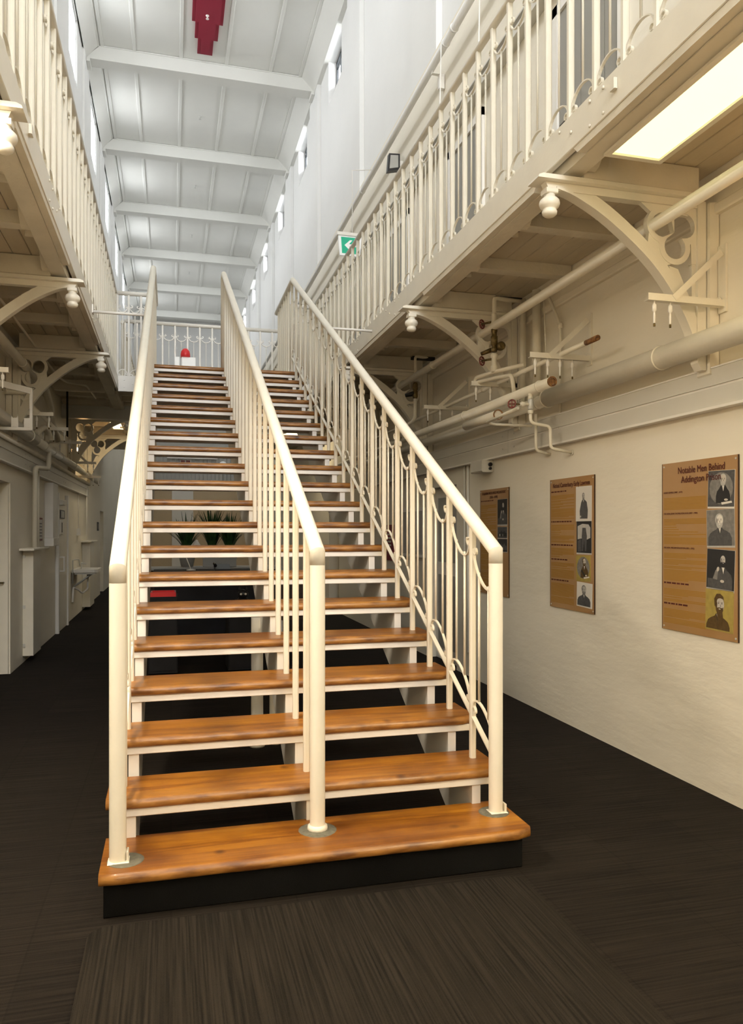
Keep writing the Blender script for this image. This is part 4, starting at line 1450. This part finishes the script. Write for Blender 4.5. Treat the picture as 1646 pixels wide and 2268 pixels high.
def ell(cx, cy, rx, ry, n=18, rot=0):
    out = []
    for i in range(n):
        a = 2 * PI * i / n
        x, y = rx * math.cos(a), ry * math.sin(a)
        out.append((cx + x * math.cos(rot) - y * math.sin(rot), cy + x * math.sin(rot) + y * math.cos(rot)))
    return out


def rect(x, y, w, h, rot=0):
    P = [(-w / 2, -h / 2), (w / 2, -h / 2), (w / 2, h / 2), (-w / 2, h / 2)]
    return [(x + a * math.cos(rot) - b * math.sin(rot), y + a * math.sin(rot) + b * math.cos(rot)) for a, b in P]


def text(s, x, y, size, Yl, Zt, m, par, name='lettering', bold=.0004, d=.0082, align='LEFT', sxx=1.0):
    cu = bpy.data.curves.new('txt', 'FONT')
    cu.body = s
    cu.size = size
    cu.align_x = align
    cu.offset = 0
    cu.extrude = .0003
    cu.resolution_u = 3
    tmp = bpy.data.objects.new('txt', cu)
    COL.objects.link(tmp)
    bpy.context.view_layer.update()
    me = bpy.data.meshes.new_from_object(tmp)
    bpy.data.objects.remove(tmp)
    mw = Matrix(((0, 0, -1, XPOST - d), (-1, 0, 0, Yl - x), (0, 1, 0, Zt - y), (0, 0, 0, 1))) @ Matrix.Diagonal((sxx, 1, 1, 1))
    me.transform(mw)
    import bmesh
    bm = bmesh.new(); bm.from_mesh(me)
    g = bmesh.ops.duplicate(bm, geom=bm.verts[:] + bm.edges[:] + bm.faces[:])
    bmesh.ops.translate(bm, verts=[e for e in g['geom'] if isinstance(e, bmesh.types.BMVert)], vec=(-.0002, -max(bold * 2.4, .0006), 0))
    bm.to_mesh(me); bm.free()
    o0 = ORG[par.name]
    me.transform(Matrix.Translation(-o0))
    me.materials.clear(); me.materials.append(m)
    o = bpy.data.objects.new(name, me)
    COL.objects.link(o)
    o.parent = par
    ORG[o.name] = o0
    return o


def print_photo(par, Yl, Zt, cx, cy, w, h, rot, bgm, kind):
    """a flat photographic print with a simple generic sitter or building"""
    p = flat(rect(cx, cy, w, h, rot), Yl, Zt, .0045, .006, 'photo_print', bgm[0], par)
    bm = bgm[1]
    inner = flat(rect(cx, cy - h * .02, w * .985, h * .945, rot), Yl, Zt, .006, .0062, 'print_image', bm, p)
    D = .0062

    def add(poly, m, nm, lift):
        c, s = math.cos(rot), math.sin(rot)
        Q = [(cx + (a * w) * c - (b * h) * s, cy + (a * w) * s + (b * h) * c) for a, b in poly]
        flat(Q, Yl, Zt, D + lift * .00025, D + lift * .00025 + .0002, nm, m, p)
    skin, coat, hair = bgm[2], bgm[3], bgm[4]
    E_ = lambda x, y, rx, ry, r=0: ell(x, y, rx, ry, 18, r)
    def head(fx, fy, q, turn=0.0, long_beard=False, bald=False):
        """hair, face, shaded cheek, brows, nose, moustache and beard of one head; q scales it"""
        e = lambda x, y, rx, ry, r=0: ell(fx + x * q, fy + y * q, rx * q, ry * q, 20, r)
        pl = lambda P: [(fx + a * q, fy + b * q) for a, b in P]
        if not bald:
            add(e(-.01, -.035, .125, .135), hair, 'hair', 3)
        add(e(turn * .02, .0, .102, .138), skin, 'face', 4)
        add(pl([(-.10, -.02), (-.085, -.08), (-.06, -.02), (-.065, .06), (-.09, .06)]), PH_MID if skin is not PH_SKIN or bgm[0] is not PH_SEPIA else PH_SEPIAD, 'cheek_shade', 5)
        add(pl([(-.10, .03), (-.07, .055), (-.035, .05), (.0, .045), (.04, .05), (.075, .055), (.10, .03), (.095, .10), (.06, .155), (.0, .18), (-.06, .155), (-.095, .10)]), hair, 'beard', 6)
        add(e(.005, .075, .028, .010), skin, 'lips', 7)
        if long_beard:
            add(pl([(-.07, .12), (.08, .12), (.10, .24), (.05, .40), (.02, .30), (-.02, .38), (-.05, .25)]), hair, 'long_beard', 8)
            add(pl([(-.13, .04), (-.14, -.10), (-.08, -.19), (.02, -.20), (.10, -.15), (.11, -.10), (.02, -.12), (-.06, -.10), (-.10, -.02)]), hair, 'hair_lock', 9)
        for sx_ in (-.042, .045):
            add(e(sx_ + turn * .02, -.022, .017, .007), PH_BLACK, 'eye', 7)
            add(pl([(sx_ - .025 + turn * .02, -.045), (sx_ + .022 + turn * .02, -.050), (sx_ + .022 + turn * .02, -.042), (sx_ - .025 + turn * .02, -.037)]), hair if hair is not PH_LIGHT else PH_MID, 'brow', 7)
        add(pl([(turn * .03, -.02), (.018 + turn * .03, .032), (-.010 + turn * .03, .034)]), PH_MID, 'nose', 7)

    def torso(fx, top, sh, low, m=None):
        L_ = max(-.47, fx - sh); R2 = min(.47, fx + sh)
        add([(fx - .07, top - .02), (fx + .07, top - .02), (fx + .12, top + .04), (fx + sh * .6, top + .09), (fx + sh * .85 if fx + sh * .85 < .47 else .47, top + .15), (R2, top + .27), (R2, low), (L_, low), (L_, top + .27),
             (max(-.47, fx - sh * .85), top + .15), (fx - sh * .6, top + .09), (fx - .12, top + .04)], m or coat, 'coat', 2)
        add([(fx - .045, top - .01), (fx + .05, top - .01), (fx + .012, top + .15)], PH_WHITE, 'shirt', 3)
        add([(fx - .06, top - .01), (fx - .045, top - .01), (fx + .005, top + .17), (fx - .03, top + .12)], PH_BLACK, 'lapel', 4)
        add([(fx + .05, top - .01), (fx + .065, top - .01), (fx + .045, top + .12), (fx + .012, top + .16)], PH_BLACK, 'lapel', 4)
    if kind == 'oval':
        add(E_(0, -.03, .44, .42), PH_MID, 'oval_ground', 1)
        torso(.08, -.10, .26, .36)
        head(.08, -.25, .95, .5)
        add([(-.16, .10), (-.08, .04), (.10, .22), (.24, .24), (.24, .30), (.05, .30)], PH_BLACK, 'sleeve', 4)
        add(E_(.20, .27, .07, .03), skin, 'hands', 5)
        add([(.02, .34), (.40, .30), (.42, .35), (.05, .40)], PH_WHITE, 'book', 3)
    elif kind == 'bust':
        torso(-.02, -.02, .42, .45)
        head(-.02, -.20, 1.15, .2)
    elif kind == 'seated':
        torso(.10, -.06, .33, .42)
        head(.10, -.24, .85, -.8)
        add([(-.26, .22), (-.16, .0), (-.07, .03), (-.10, .24)], PH_MID, 'forearm', 4)
        add(E_(-.08, -.02, .045, .06, .5), skin, 'raised_hand', 5)
        add(E_(.08, .26, .07, .035), skin, 'hands', 5)
        add([(-.45, .22), (-.12, .22), (.2, .34), (.42, .34), (.42, .45), (-.45, .45)], PH_DARK, 'lap', 3)
    elif kind == 'profile':
        torso(-.04, .10, .42, .46)
        head(.02, -.14, 1.35, .9, True)
    elif kind == 'standing':
        add([(-.07, -.12), (.07, -.12), (.20, -.05), (.27, .18), (.25, .42), (-.22, .42), (-.24, .2), (-.15, -.04)], coat, 'coat', 2)
        head(0, -.21, .62, .3)
        add([(-.03, -.12), (.03, -.12), (0, -.04)], PH_WHITE, 'shirt', 3)
        add(E_(-.18, .36, .04, .03), skin, 'hand', 4)
    elif kind == 'mounted':
        add([(-.42, -.35), (-.1, -.42), (.3, -.40), (.42, -.3), (.42, .0), (.2, .05), (-.2, .02), (-.42, .05)], PH_LIGHT, 'backdrop', 1)
        add([(-.1, -.3), (.12, -.3), (.2, -.05), (.16, .4), (.06, .4), (.03, .05), (-.05, .4), (-.15, .4), (-.14, -.05)], coat, 'figure', 2)
        add(E_(.01, -.36, .05, .05), skin, 'face', 3)
        add([(-.4, .1), (-.2, .02), (-.18, .42), (-.4, .42)], PH_DARK, 'chair_shape', 2)
    else:
        add([(-.45, .12), (-.3, -.02), (-.18, -.02), (-.12, -.22), (-.02, -.05), (.12, -.05), (.2, -.2), (.3, .0), (.45, .02), (.45, .32), (-.45, .32)], coat, 'building', 2)
        add([(-.3, .1), (-.2, .1), (-.2, .3), (-.3, .3)], PH_LIGHT, 'doorway', 3)
        add([(.0, .1), (.1, .1), (.1, .3), (.0, .3)], PH_MID, 'doorway', 3)
    return p


def body_lines(par, Yl, Zt, blocks, x0, xw, lh=.0085):
    """ragged print lines too small to read"""
    mb = MB()
    r2 = random.Random(int(Yl * 100))
    for (ya, yb) in blocks:
        y = ya
        para = 0
        while y < yb:
            wd = xw
            para += 1
            if para % r2.choice((4, 5, 6, 7)) == 0:
                wd = xw * r2.uniform(.3, .85)
            a = to_wall([(x0, y), (x0 + wd, y), (x0 + wd, y + lh * .62), (x0, y + lh * .62)], Yl, Zt, .0052)
            b = len(mb.v)
            mb.v += a
            mb.face((b, b + 1, b + 2, b + 3))
            y += lh
            if wd < xw:
                y += lh * .7
    o = mb.build('body_text', BODYINK, par)
    o['kind'] = 'stuff'
    return o


def heading_marks(par, Yl, Zt, rows):
    """dark sub-headings too small to read, as word-length dashes"""
    mb = MB()
    r3 = random.Random(int(Yl * 77))
    for (y, wd) in rows:
        x = .02
        while x < .02 + wd:
            w_ = r3.uniform(.015, .045)
            b = len(mb.v)
            mb.v += to_wall([(x, y), (x + w_, y), (x + w_, y + .010), (x, y + .010)], Yl, Zt, .0052)
            mb.face((b, b + 1, b + 2, b + 3))
            x += w_ + .007
    mb.build('subheadings', INK, par)['kind'] = 'stuff'


def poster(Yl, Zt, W_, H_, lab):
    t = thing('poster', (XR - .01, Yl - W_ / 2, Zt - H_), lab, 'poster', 'history posters on the right wall')
    flat([(0, 0), (W_, 0), (W_, H_), (0, H_)], Yl, Zt, 0, .0045, 'board', POST, t)
    flat([(0, 0), (.006, 0), (.006, H_), (0, H_)], Yl, Zt, -.001, .0055, 'edge_strip', POSTEDGE, t)
    flat([(W_ - .006, 0), (W_, 0), (W_, H_), (W_ - .006, H_)], Yl, Zt, -.001, .0055, 'edge_strip', POSTEDGE, t)
    for (x, y) in ((.02, .02), (W_ - .02, .02), (.02, H_ - .02), (W_ - .02, H_ - .02)):
        flat(ell(x, y, .006, .006, 8), Yl, Zt, .0045, .007, 'screw', STEEL, t)
    return t


GREYP = (PH_WHITE, PH_DARK, PH_SKIN, PH_BLACK, PH_LIGHT)
GREYL = (PH_LIGHT, PH_MID, PH_WHITE, PH_DARK, PH_LIGHT)
DARKP = (PH_LIGHT, PH_BLACK, PH_SKIN, PH_DARK, PH_BLACK)
SEPP = (PH_SEPIA, PH_SEPIA, PH_SKIN, PH_SEPIAD, PH_SEPIAD)
PALEP = (PH_WHITE, PH_WHITE, PH_LIGHT, PH_DARK, PH_MID)

# nearest: "Notable Men Behind Addington Prison"
t = poster(4.143, 1.93, .665, 1.03, 'nearest tan poster headed Notable Men Behind Addington Prison')
YL, ZT_ = 4.143, 1.93
text('Notable Men Behind', .36, .072, .058, YL, ZT_, INK, t, align='CENTER', sxx=.84)
text('Addington Prison', .36, .128, .058, YL, ZT_, INK, t, align='CENTER', sxx=.84)
y = .175
for (s1, y1) in (('HENRY SEWELL (1807 - 1879)', .175), ('THE HON. JOHN THOMAS PEACOCK (1827 - 1905)', .305), ('THE HON. WILLIAM ROLLESTON (1831 - 1903)', .515)):
    text(s1, .02, y1 + .012, .0140, YL, ZT_, INK, t, name='subheading', bold=.0002)
heading_marks(t, YL, ZT_, ((.735, .22), (.862, .22)))
body_lines(t, YL, ZT_, ((.215, .29), (.345, .50), (.555, .72), (.775, .85), (.90, .985)), .02, .385)
print_photo(t, YL, ZT_, .530, .185, .215, .215, .03, GREYP, 'oval')
print_photo(t, YL, ZT_, .525, .405, .225, .215, -.02, GREYL, 'bust')
print_photo(t, YL, ZT_, .525, .640, .225, .235, .04, DARKP, 'seated')
print_photo(t, YL, ZT_, .515, .868, .225, .235, .02, SEPP, 'profile')

YL, ZT_ = 5.60, 1.925
t = poster(YL, ZT_, .67, 1.025, 'middle tan poster headed Noted Canterbury Early Lawmen')
text('Noted Canterbury Early Lawmen', .33, .068, .052, YL, ZT_, INK, t, align='CENTER', sxx=.80)
heading_marks(t, YL, ZT_, ((.095, .24), (.335, .30), (.52, .33), (.635, .24), (.80, .27)))
body_lines(t, YL, ZT_, ((.13, .32), (.365, .50), (.55, .62), (.665, .785), (.83, .985)), .02, .36)
print_photo(t, YL, ZT_, .520, .210, .225, .265, .01, PALEP, 'standing')
print_photo(t, YL, ZT_, .525, .465, .215, .25, .0, DARKP, 'mounted')
print_photo(t, YL, ZT_, .515, .695, .205, .195, -.03, SEPP, 'oval')
print_photo(t, YL, ZT_, .530, .893, .22, .185, .03, PALEP, 'bust')

YL, ZT_ = 7.045, 1.915
t = poster(YL, ZT_, .665, 1.015, 'farthest tan poster headed Benjamin Woolfield Mountfort, partly behind the handrail')
text('BENJAMIN WOOLFIELD MOUNTFORT', .33, .05, .036, YL, ZT_, INK, t, align='CENTER', sxx=.9)
text('(1825 - 1898)', .33, .088, .034, YL, ZT_, INK, t, align='CENTER')
heading_marks(t, YL, ZT_, ((.105, .30),))
body_lines(t, YL, ZT_, ((.15, .985),), .025, .36)
print_photo(t, YL, ZT_, .525, .23, .215, .25, 0, DARKP, 'seated')
print_photo(t, YL, ZT_, .525, .42, .215, .11, 0, GREYP, 'building')
print_photo(t, YL, ZT_, .525, .54, .215, .125, 0, DARKP, 'building')

# door, board and crimson notice further back on the right wall
d = struct(MB().box(XR + .085, XR + .118, 7.73, 8.61, .005, 2.01).build('door_11', WHITE, None, org=(XR + .1, 8.17, 0)))
MB().box(XR + .075, XR + .085, 7.83, 8.51, 1.15, 1.9).build('door_panel', GREY, d)
MB().box(XR + .075, XR + .085, 7.83, 8.51, .15, 1.0).build('door_panel', GREY, d)
t = thing('notice_board', (2.98, 9.0, 1.2), 'pale framed board on the right wall behind the stair railing', 'board')
MB().bbox(2.975, 2.998, 8.75, 9.65, 1.18, 1.80, .004).build('frame', WHITE, t)
MB().box(2.971, 2.975, 8.79, 9.61, 1.22, 1.76).build('board', PH_LIGHT, t)
t = thing('fire_notice', (2.98, 10.3, 1.2), 'crimson notice with small white print seen through the right railing', 'sign')
MB().box(2.985, 2.998, 10.08, 10.56, 1.10, 1.60).build('plate', CRIMSON, t)
for i in range(4):
    MB().box(2.983, 2.985, 10.2, 10.5, 1.30 + i * .05, 1.325 + i * .05).build('print_line', PAPER, t)
for (y, lab) in ((7.45, 'left grey conduit dropping beside the farthest poster'), (7.35, 'right white conduit dropping beside the farthest poster')):
    pipe_run('conduit', [(2.985, y, 2.195), (2.985, y, .25)], .012, lab, n=8, m=WHITE if y < 7.4 else TRUNK)

# ================================================================== left wall objects
# open door leaf against the far jamb of the first doorway
d = struct(MB().bbox(XL - .31, XL - .012, 8.67, 8.71, .01, 2.0, .004).build('door_12', IRON, None, org=(XL - .3, 8.69, 0)))
MB().tube([(XL - .055, 8.67, .97), (XL - .055, 8.62, .97), (XL - .16, 8.62, .97)], .009, 8).build('door_handle', BRASS, d)
# low casing with shelf
t = thing('pipe_casing', (XL + .06, 9.6, .08), 'cream box casing on the left wall with a shelf top, pipes rising from it', 'casing')
MB().bbox(XL + .001, -1.53, 9.40, 9.92, .08, 1.29, .004).build('box', IRON, t)
MB().bbox(XL + .001, -1.49, 9.20, 10.3, 1.29, 1.315, .004).build('shelf', IRON, t)
for z in (.18, .62, 1.2):
    MB().box(XL + .005, XL + .03, 9.385, 9.40, z, z + .04).build('hinge', STEEL, t)
# red framed notice
t = thing('wall_notice', (XL, 10.6, 1.39), 'small white notice with red border on the left wall', 'notice')
MB().box(XL + .001, XL + .006, 10.44, 10.76, 1.385, 1.685).build('border', REDW, t)
MB().box(XL + .006, XL + .008, 10.47, 10.73, 1.41, 1.66).build('sheet', PAPER, t)
for i in range(5):
    MB().box(XL + .008, XL + .009, 10.50, 10.70, 1.44 + i * .04, 1.455 + i * .04).build('print_line', PH_MID, t)
# casing box
t = thing('wall_casing', (XL + .05, 11.2, 1.31), 'tall bright white surface box left of the notice door', 'casing')
MB().bbox(XL + .001, -1.535, 10.95, 11.42, 1.42, 2.16, .004).build('cover', WHITE, t)
MB().bbox(XL + .001, -1.525, 10.93, 11.44, 1.31, 1.418, .006).build('end_box', WHITE, t)
# boarded door with sign, lock, handle, closer
d = struct(MB().bbox(XL + .001, XL + .03, 12.02, 12.98, .01, 2.0, .003).build('door_13', IRON, None, org=(XL, 12.5, 0)))
for i in range(9):
    MB().box(XL + .03, XL + .036, 12.08 + i * .095, 12.165 + i * .095, .06, 1.35).build('board', IRON, d)
MB().bbox(XL + .001, XL + .05, 11.93, 12.015, 0, 2.08, .004).build('door_frame', WHITE, d)
MB().bbox(XL + .001, XL + .05, 12.985, 13.07, 0, 2.08, .004).build('door_frame', WHITE, d)
MB().bbox(XL + .03, XL + .09, 12.05, 12.38, 1.90, 1.97, .006).build('closer', WHITE, d)
MB().tube([(XL + .03, 12.12, 1.12), (XL + .10, 12.12, 1.12), (XL + .10, 12.12, .91), (XL + .03, 12.12, .91)], .012, 8).build('handle', WHITE, d)
MB().bbox(XL + .03, XL + .05, 12.12, 12.40, 1.46, 1.68, .005).build('lock_plate', WHITE, d)
MB().box(XL + .05, XL + .052, 12.24, 12.30, 1.49, 1.64).build('card_slot', DARK, d)
t = thing('door_sign', (XL + .04, 12.45, 1.69), 'black sign with white pictograms above the lock of the boarded door', 'sign')
MB().box(XL + .038, XL + .044, 12.12, 12.62, 1.70, 1.83).build('plate', BLACK, t)
MB().box(XL + .044, XL + .046, 12.25, 12.36, 1.715, 1.815).build('pictogram', PAPER, t)
MB().box(XL + .044, XL + .046, 12.42, 12.53, 1.715, 1.815).build('pictogram', PAPER, t)
# basin with its casing
t = thing('pipe_casing', (XL + .06, 15.6, .05), 'cream box casing on the left wall behind the basin', 'casing')
MB().bbox(XL + .001, -1.50, 15.4, 16.2, .06, 1.30, .004).build('box', IRON, t)
MB().bbox(XL + .001, -1.46, 15.2, 16.5, 1.30, 1.325, .004).build('shelf', IRON, t)
pipe_run('conduit', [(XL + .05, 15.7, 1.32), (XL + .05, 15.7, 2.35)], .016, 'white conduit rising from the casing behind the basin', n=8, m=WHITE)
pipe_run('conduit', [(XL + .02, 14.6, 1.56), (XL + .02, 14.6, 2.2)], .008, 'thin conduit above the small switch box on the left wall', n=8, m=WHITE)
o = MB().bbox(XL + .001, XL + .05, 14.52, 14.70, 1.43, 1.56, .005).build('switch_box', WHITE, None, org=(XL, 14.6, 1.43))
tag(o, 'small white switch box on the left wall above the basin', 'switch')
t = thing('wash_basin', (XL + .15, 14.2, .78), 'small wash basin on a folding arm on the left wall', 'basin')
m = MB()
m.ring([(XL + .01, 13.75), (-1.27, 13.75), (-1.22, 13.80), (-1.22, 14.55), (-1.27, 14.6), (XL + .01, 14.6)], [(XL + .06, 13.80), (-1.30, 13.80), (-1.27, 13.83), (-1.27, 14.52), (-1.30, 14.55), (XL + .06, 14.55)], 'z', .80, .85)
m.build('rim', WHITE, t)
MB().box(XL + .05, -1.26, 13.79, 14.56, .77, .80).build('bowl', STEEL, t)
MB().tube([(XL + .02, 13.9, .55), (-1.32, 13.9, .78)], .014, 8).build('strut', STEEL, t)
MB().tube([(XL + .02, 14.4, .55), (-1.32, 14.4, .78)], .014, 8).build('strut', STEEL, t)
MB().tube(rounded([(-1.42, 14.2, .78), (-1.42, 14.2, .50), (-1.50, 14.1, .42), (-1.55, 13.95, .50), (XL + .03, 13.8, .55), (XL + .03, 13.7, .30)], .04), .018, 10).build('waste_pipe', WHITE, t)
MB().tube(rounded([(XL + .03, 13.75, .62), (XL + .03, 13.72, 1.02), (XL + .12, 13.8, 1.03), (XL + .12, 13.9, .92)], .03), .010, 8).build('tap', STEEL, t)
MB().tube([(XL + .12, 14.2, .85), (XL + .12, 14.2, .95), (XL + .2, 14.2, .93)], .011, 8).build('tap', STEEL, t)
# further door
d = struct(MB().bbox(XL - .16, XL - .12, 19.22, 20.08, .01, 1.98, .004).build('door_14', IRON, None, org=(XL - .1, 19.6, 0)))
MB().box(XL - .118, XL - .112, 19.4, 19.9, .9, 1.3).build('door_panel', WHITE, d)
t = thing('door_sign', (XL, 18.6, 1.55), 'small dark sign on the left wall past the basin', 'sign')
MB().box(XL + .001, XL + .01, 18.4, 18.8, 1.52, 1.72).build('plate', PH_DARK, t)
MB().box(XL + .01, XL + .012, 18.46, 18.74, 1.56, 1.68).build('print', PH_MID, t)

# ================================================================== reception area beneath the far end of the stair
pt = struct(MB().box(-.50, 2.1, 20.0, 20.12, 0, 2.75).build('wall_partition', BEIGE, None, org=(.8, 20, 0)))
for i in range(26):
    MB().bbox(-.50 + i * .1 + .002, -.50 + (i + 1) * .1 - .002, 19.985, 20.06, 2.76, 3.55, .008).build('board', GREY, pt)
MB().box(-.50, 2.1, 19.95, 20.1, 2.60, 2.75).build('dark_rail', CHAIRM, pt)
MB().box(.02, .55, 19.94, 19.999, .6, 2.58).build('white_panel', PAPER, pt)
MB().box(-.50, 2.1, 19.98, 20.1, 3.56, 4.1).build('upper_board', GREY, pt)
t = thing('exit_sign', (.35, 19.9, 3.2), 'small red and white sign on the grey boarding seen between the treads', 'sign')
for dx in (0, .13):
    MB().box(.24 + dx, .34 + dx, 19.90, 19.94, 3.12, 3.32).build('red_square', REDW, t)
MB().box(.22, .50, 19.94, 19.98, 3.10, 3.34).build('plate', PAPER, t)
t = thing('strip_light', (.6, 19.8, 3.4), 'thin white strip light along the grey boarding', 'light')
MB().bbox(-.1, 1.15, 19.80, 19.86, 3.35, 3.40, .006).build('tube', WHITE, t)
MB().box(.2, .26, 19.86, 19.98, 3.35, 3.42).build('mount', WHITE, t)
t = thing('dome_light', (1.3, 19.8, 3.1), 'white dome lamp on the grey boarding seen between the treads', 'light')
MB().lathe([(.10, 0), (.10, -.03), (.08, -.10), (.03, -.14), (.005, -.15)], (1.3, 19.98, 3.22), 16, 'y').build('shade', SIGNW, t)
MB().lathe([(.05, .0), (.05, .012)], (1.3, 19.965, 3.22), 12, 'y').build('base', STEEL, t)

# black cloth-covered desk
t = thing('reception_desk', (.5, 9.9, 0), 'black reception desk standing behind the stair', 'desk')
MB().bbox(-.22, 1.25, 9.7, 10.5, .96, 1.0, .006).build('desk_top', BLACKF, t)
MB().bbox(-.20, 1.23, 9.74, 9.78, .0, .96, .006).build('front_panel', BLACKF, t)
MB().bbox(-.20, -.16, 9.79, 10.46, .0, .96, .006).build('side_panel', BLACKF, t)
MB().bbox(1.19, 1.23, 9.79, 10.46, .0, .96, .006).build('side_panel', BLACKF, t)
t = thing('display_case', (1.05, 9.65, .3), 'dark screen leaning on the front of the black desk', 'screen')
MB().bbox(.78, 1.10, 9.66, 9.70, .35, .65, .004).build('housing', BLACK, t)
MB().box(.80, 1.08, 9.654, 9.66, .37, .63).build('face', PH_DARK, t)
# low black cabinets with the cat ornament and the red tray
for (x, w_, zt, lab) in ((.76, .34, .60, 'low black cabinet under the cat ornament'), (-.08, .30, .82, 'low black cabinet under the red tray')):
    t = thing('cabinet', (x, 8.4, 0), lab, 'cabinet', 'low black cabinets in front of the desk')
    MB().bbox(x - w_ / 2, x + w_ / 2, 8.22, 8.62, .02, zt, .006).build('body', BLACKF, t)
    MB().bbox(x - w_ / 2 + .01, x + w_ / 2 - .01, 8.205, 8.219, .05, zt - .03, .004).build('door', BLACKF, t)
CX, CY, CZ = .76, 8.40, .60
t = thing('cat_ornament', (CX, CY, CZ), 'black cat ornament with pale eyes on the low cabinet', 'ornament')
MB().lathe([(.001, 0), (.085, .005), (.10, .05), (.085, .12), (.055, .17), (.04, .19)], (CX, CY, CZ), 16).build('body', BLACK, t)
MB().lathe([(.001, -.055), (.04, -.045), (.062, -.01), (.058, .02), (.035, .045), (.001, .055)], (CX, CY - .02, CZ + .22), 16).build('head', BLACK, t)
for s in (-1, 1):
    MB().lathe([(.022, 0), (.012, .03), (.001, .055)], (CX + s * .036, CY - .02, CZ + .255), 8).build('ear', BLACK, t)
    MB().lathe([(.013, 0), (.010, -.006)], (CX + s * .025, CY - .077, CZ + .225), 10, 'y').build('eye', PAPER, t)
MB().tube(smooth_path([(CX + .08, CY + .03, CZ + .02), (CX + .16, CY + .01, CZ + .03), (CX + .165, CY - .05, CZ + .09), (CX + .15, CY - .07, CZ + .14)]), .012, 8).build('tail', BLACK, t)
t = thing('red_tray', (-.08, 8.4, .82), 'shallow red tray on the left low cabinet', 'tray')
MB().ring(rect(-.08, 8.40, .26, .3), rect(-.08, 8.40, .23, .27), 'z', .82, .865).build('rim', REDP, t)
MB().box(-.20, .04, 8.26, 8.54, .82, .825).build('base', REDP, t)
# desk lamp and phone
t = thing('desk_lamp', (.25, 10.1, 1.0), 'white jointed desk lamp on the black desk', 'lamp')
MB().lathe([(.06, 0), (.06, .012), (.015, .02)], (.25, 10.1, 1.0), 14).build('base', WHITE, t)
MB().tube([(.25, 10.1, 1.01), (.17, 10.12, 1.22)], .007, 8).build('lower_arm', WHITE, t)
MB().tube([(.17, 10.12, 1.22), (.30, 10.05, 1.38)], .007, 8).build('upper_arm', WHITE, t)
MB().lathe([(.015, .05), (.02, .03), (.05, -.02), (.052, -.022)], (.32, 10.04, 1.35), 14).build('shade', WHITE, t)
t = thing('telephone', (.62, 10.0, 1.0), 'black desk telephone beside the lamp', 'telephone')
MB().prism([(9.88, 1.0), (10.1, 1.0), (10.1, 1.08), (9.88, 1.025)], 'x', .54, .74).build('body', BLACK, t)
MB().tube([(.55, 9.92, 1.065), (.55, 9.97, 1.085), (.55, 10.05, 1.10), (.55, 10.1, 1.085)], [.022, .014, .014, .022], 10).build('handset', BLACK, t)

# planters with spiky plants on a grey counter
t = thing('back_counter', (.7, 12.0, 0), 'grey counter behind the desk carrying the plants', 'counter')
MB().bbox(-.35, 1.6, 11.75, 12.3, .92, .96, .006).build('worktop', GREY, t)
MB().bbox(-.33, 1.58, 11.78, 12.28, 0, .919, .006).build('body', CHAIRM, t)


def spiky(x, y, z, h, n, lab, spread, seed):
    r = random.Random(seed)
    t = thing('potted_plant', (x, y, z), lab, 'plant', 'spiky plants on the back counter')
    MB().lathe([(.09, 0), (.12, .14), (.125, .15), (.11, .15), (.105, .13)], (x, y, z), 16).build('pot', GREY, t)
    for i in range(n):
        a = r.uniform(0, 2 * PI); tl = r.uniform(.05, spread); hh = h * r.uniform(.6, 1)
        m = MB()
        pts, ww = [], []
        K = 5
        for k in range(K + 1):
            u = k / K
            pts.append(Vector((x + math.cos(a) * (.03 + tl * u * u), y + math.sin(a) * (.03 + tl * u * u), z + .13 + hh * (u - .25 * u * u * (tl / spread)))))
            ww.append(max(.001, .030 * (1 - u) ** .6))
        sd = Vector((-math.sin(a), math.cos(a), 0))
        b = 0
        for p, w_ in zip(pts, ww):
            m.v += [tuple(p - sd * w_), tuple(p + Vector((math.cos(a), math.sin(a), 0)) * -.004), tuple(p + sd * w_)]
        for k in range(K):
            for j in range(2):
                q = k * 3 + j
                m.face((q, q + 1, q + 4, q + 3), True)
        m.build('leaf', LEAF, t)


spiky(.24, 12.05, .96, .80, 60, 'left spiky green plant in a grey pot on the back counter', .40, 1)
spiky(.62, 12.10, .96, .92, 95, 'tall dense spiky green plant in the middle of the back counter', .30, 2)
spiky(.88, 12.0, .96, .80, 70, 'right-hand spiky green plant on the back counter', .28, 3)
t = thing('planter_box', (.72, 11.88, .96), 'grey trough in front of the plants on the back counter', 'planter')
MB().ring(rect(.72, 11.84, .50, .12), rect(.72, 11.84, .46, .08), 'z', .965, 1.10).build('box', GREY, t)
MB().box(.49, .95, 11.80, 11.88, .961, .985).build('base', GREY, t)

# office chair with a white frame at the desk side
t = thing('office_chair', (1.45, 9.2, 0), 'brown chair with a white frame beside the black desk', 'chair')
MB().bbox(1.28, 1.66, 9.15, 9.55, .43, .48, .015).build('seat', CHAIRM, t)
MB().bbox(1.30, 1.64, 9.50, 9.54, .55, .95, .012).build('backrest', CHAIRM, t)
for (x, y) in ((1.30, 9.17), (1.64, 9.17), (1.30, 9.53), (1.64, 9.53)):
    MB().tube([(x, y, 0), (x, y, .43 if y < 9.4 else .98)], .011, 8).build('leg', WHITE, t)
for x in (1.28, 1.66):
    MB().tube(rounded([(x, 9.2, .43), (x, 9.2, .66), (x, 9.5, .66)], .04), .011, 8).build('armrest', WHITE, t)

# entrance mat
m = MB()
P = arc(-.30 + .07, 3.03 - .07, .07, PI, PI / 2, 5) + arc(1.47 - .07, 3.03 - .07, .07, PI / 2, 0, 5) + [(1.47, .9), (-.30, .9)]
m.prism([(a, b) for a, b in P], 'z', .0005, .012)
tag(m.build('entrance_mat', MATM, None, org=(.58, 2, 0)), 'dark ribbed mat with rounded corners in front of the lowest step', 'mat')
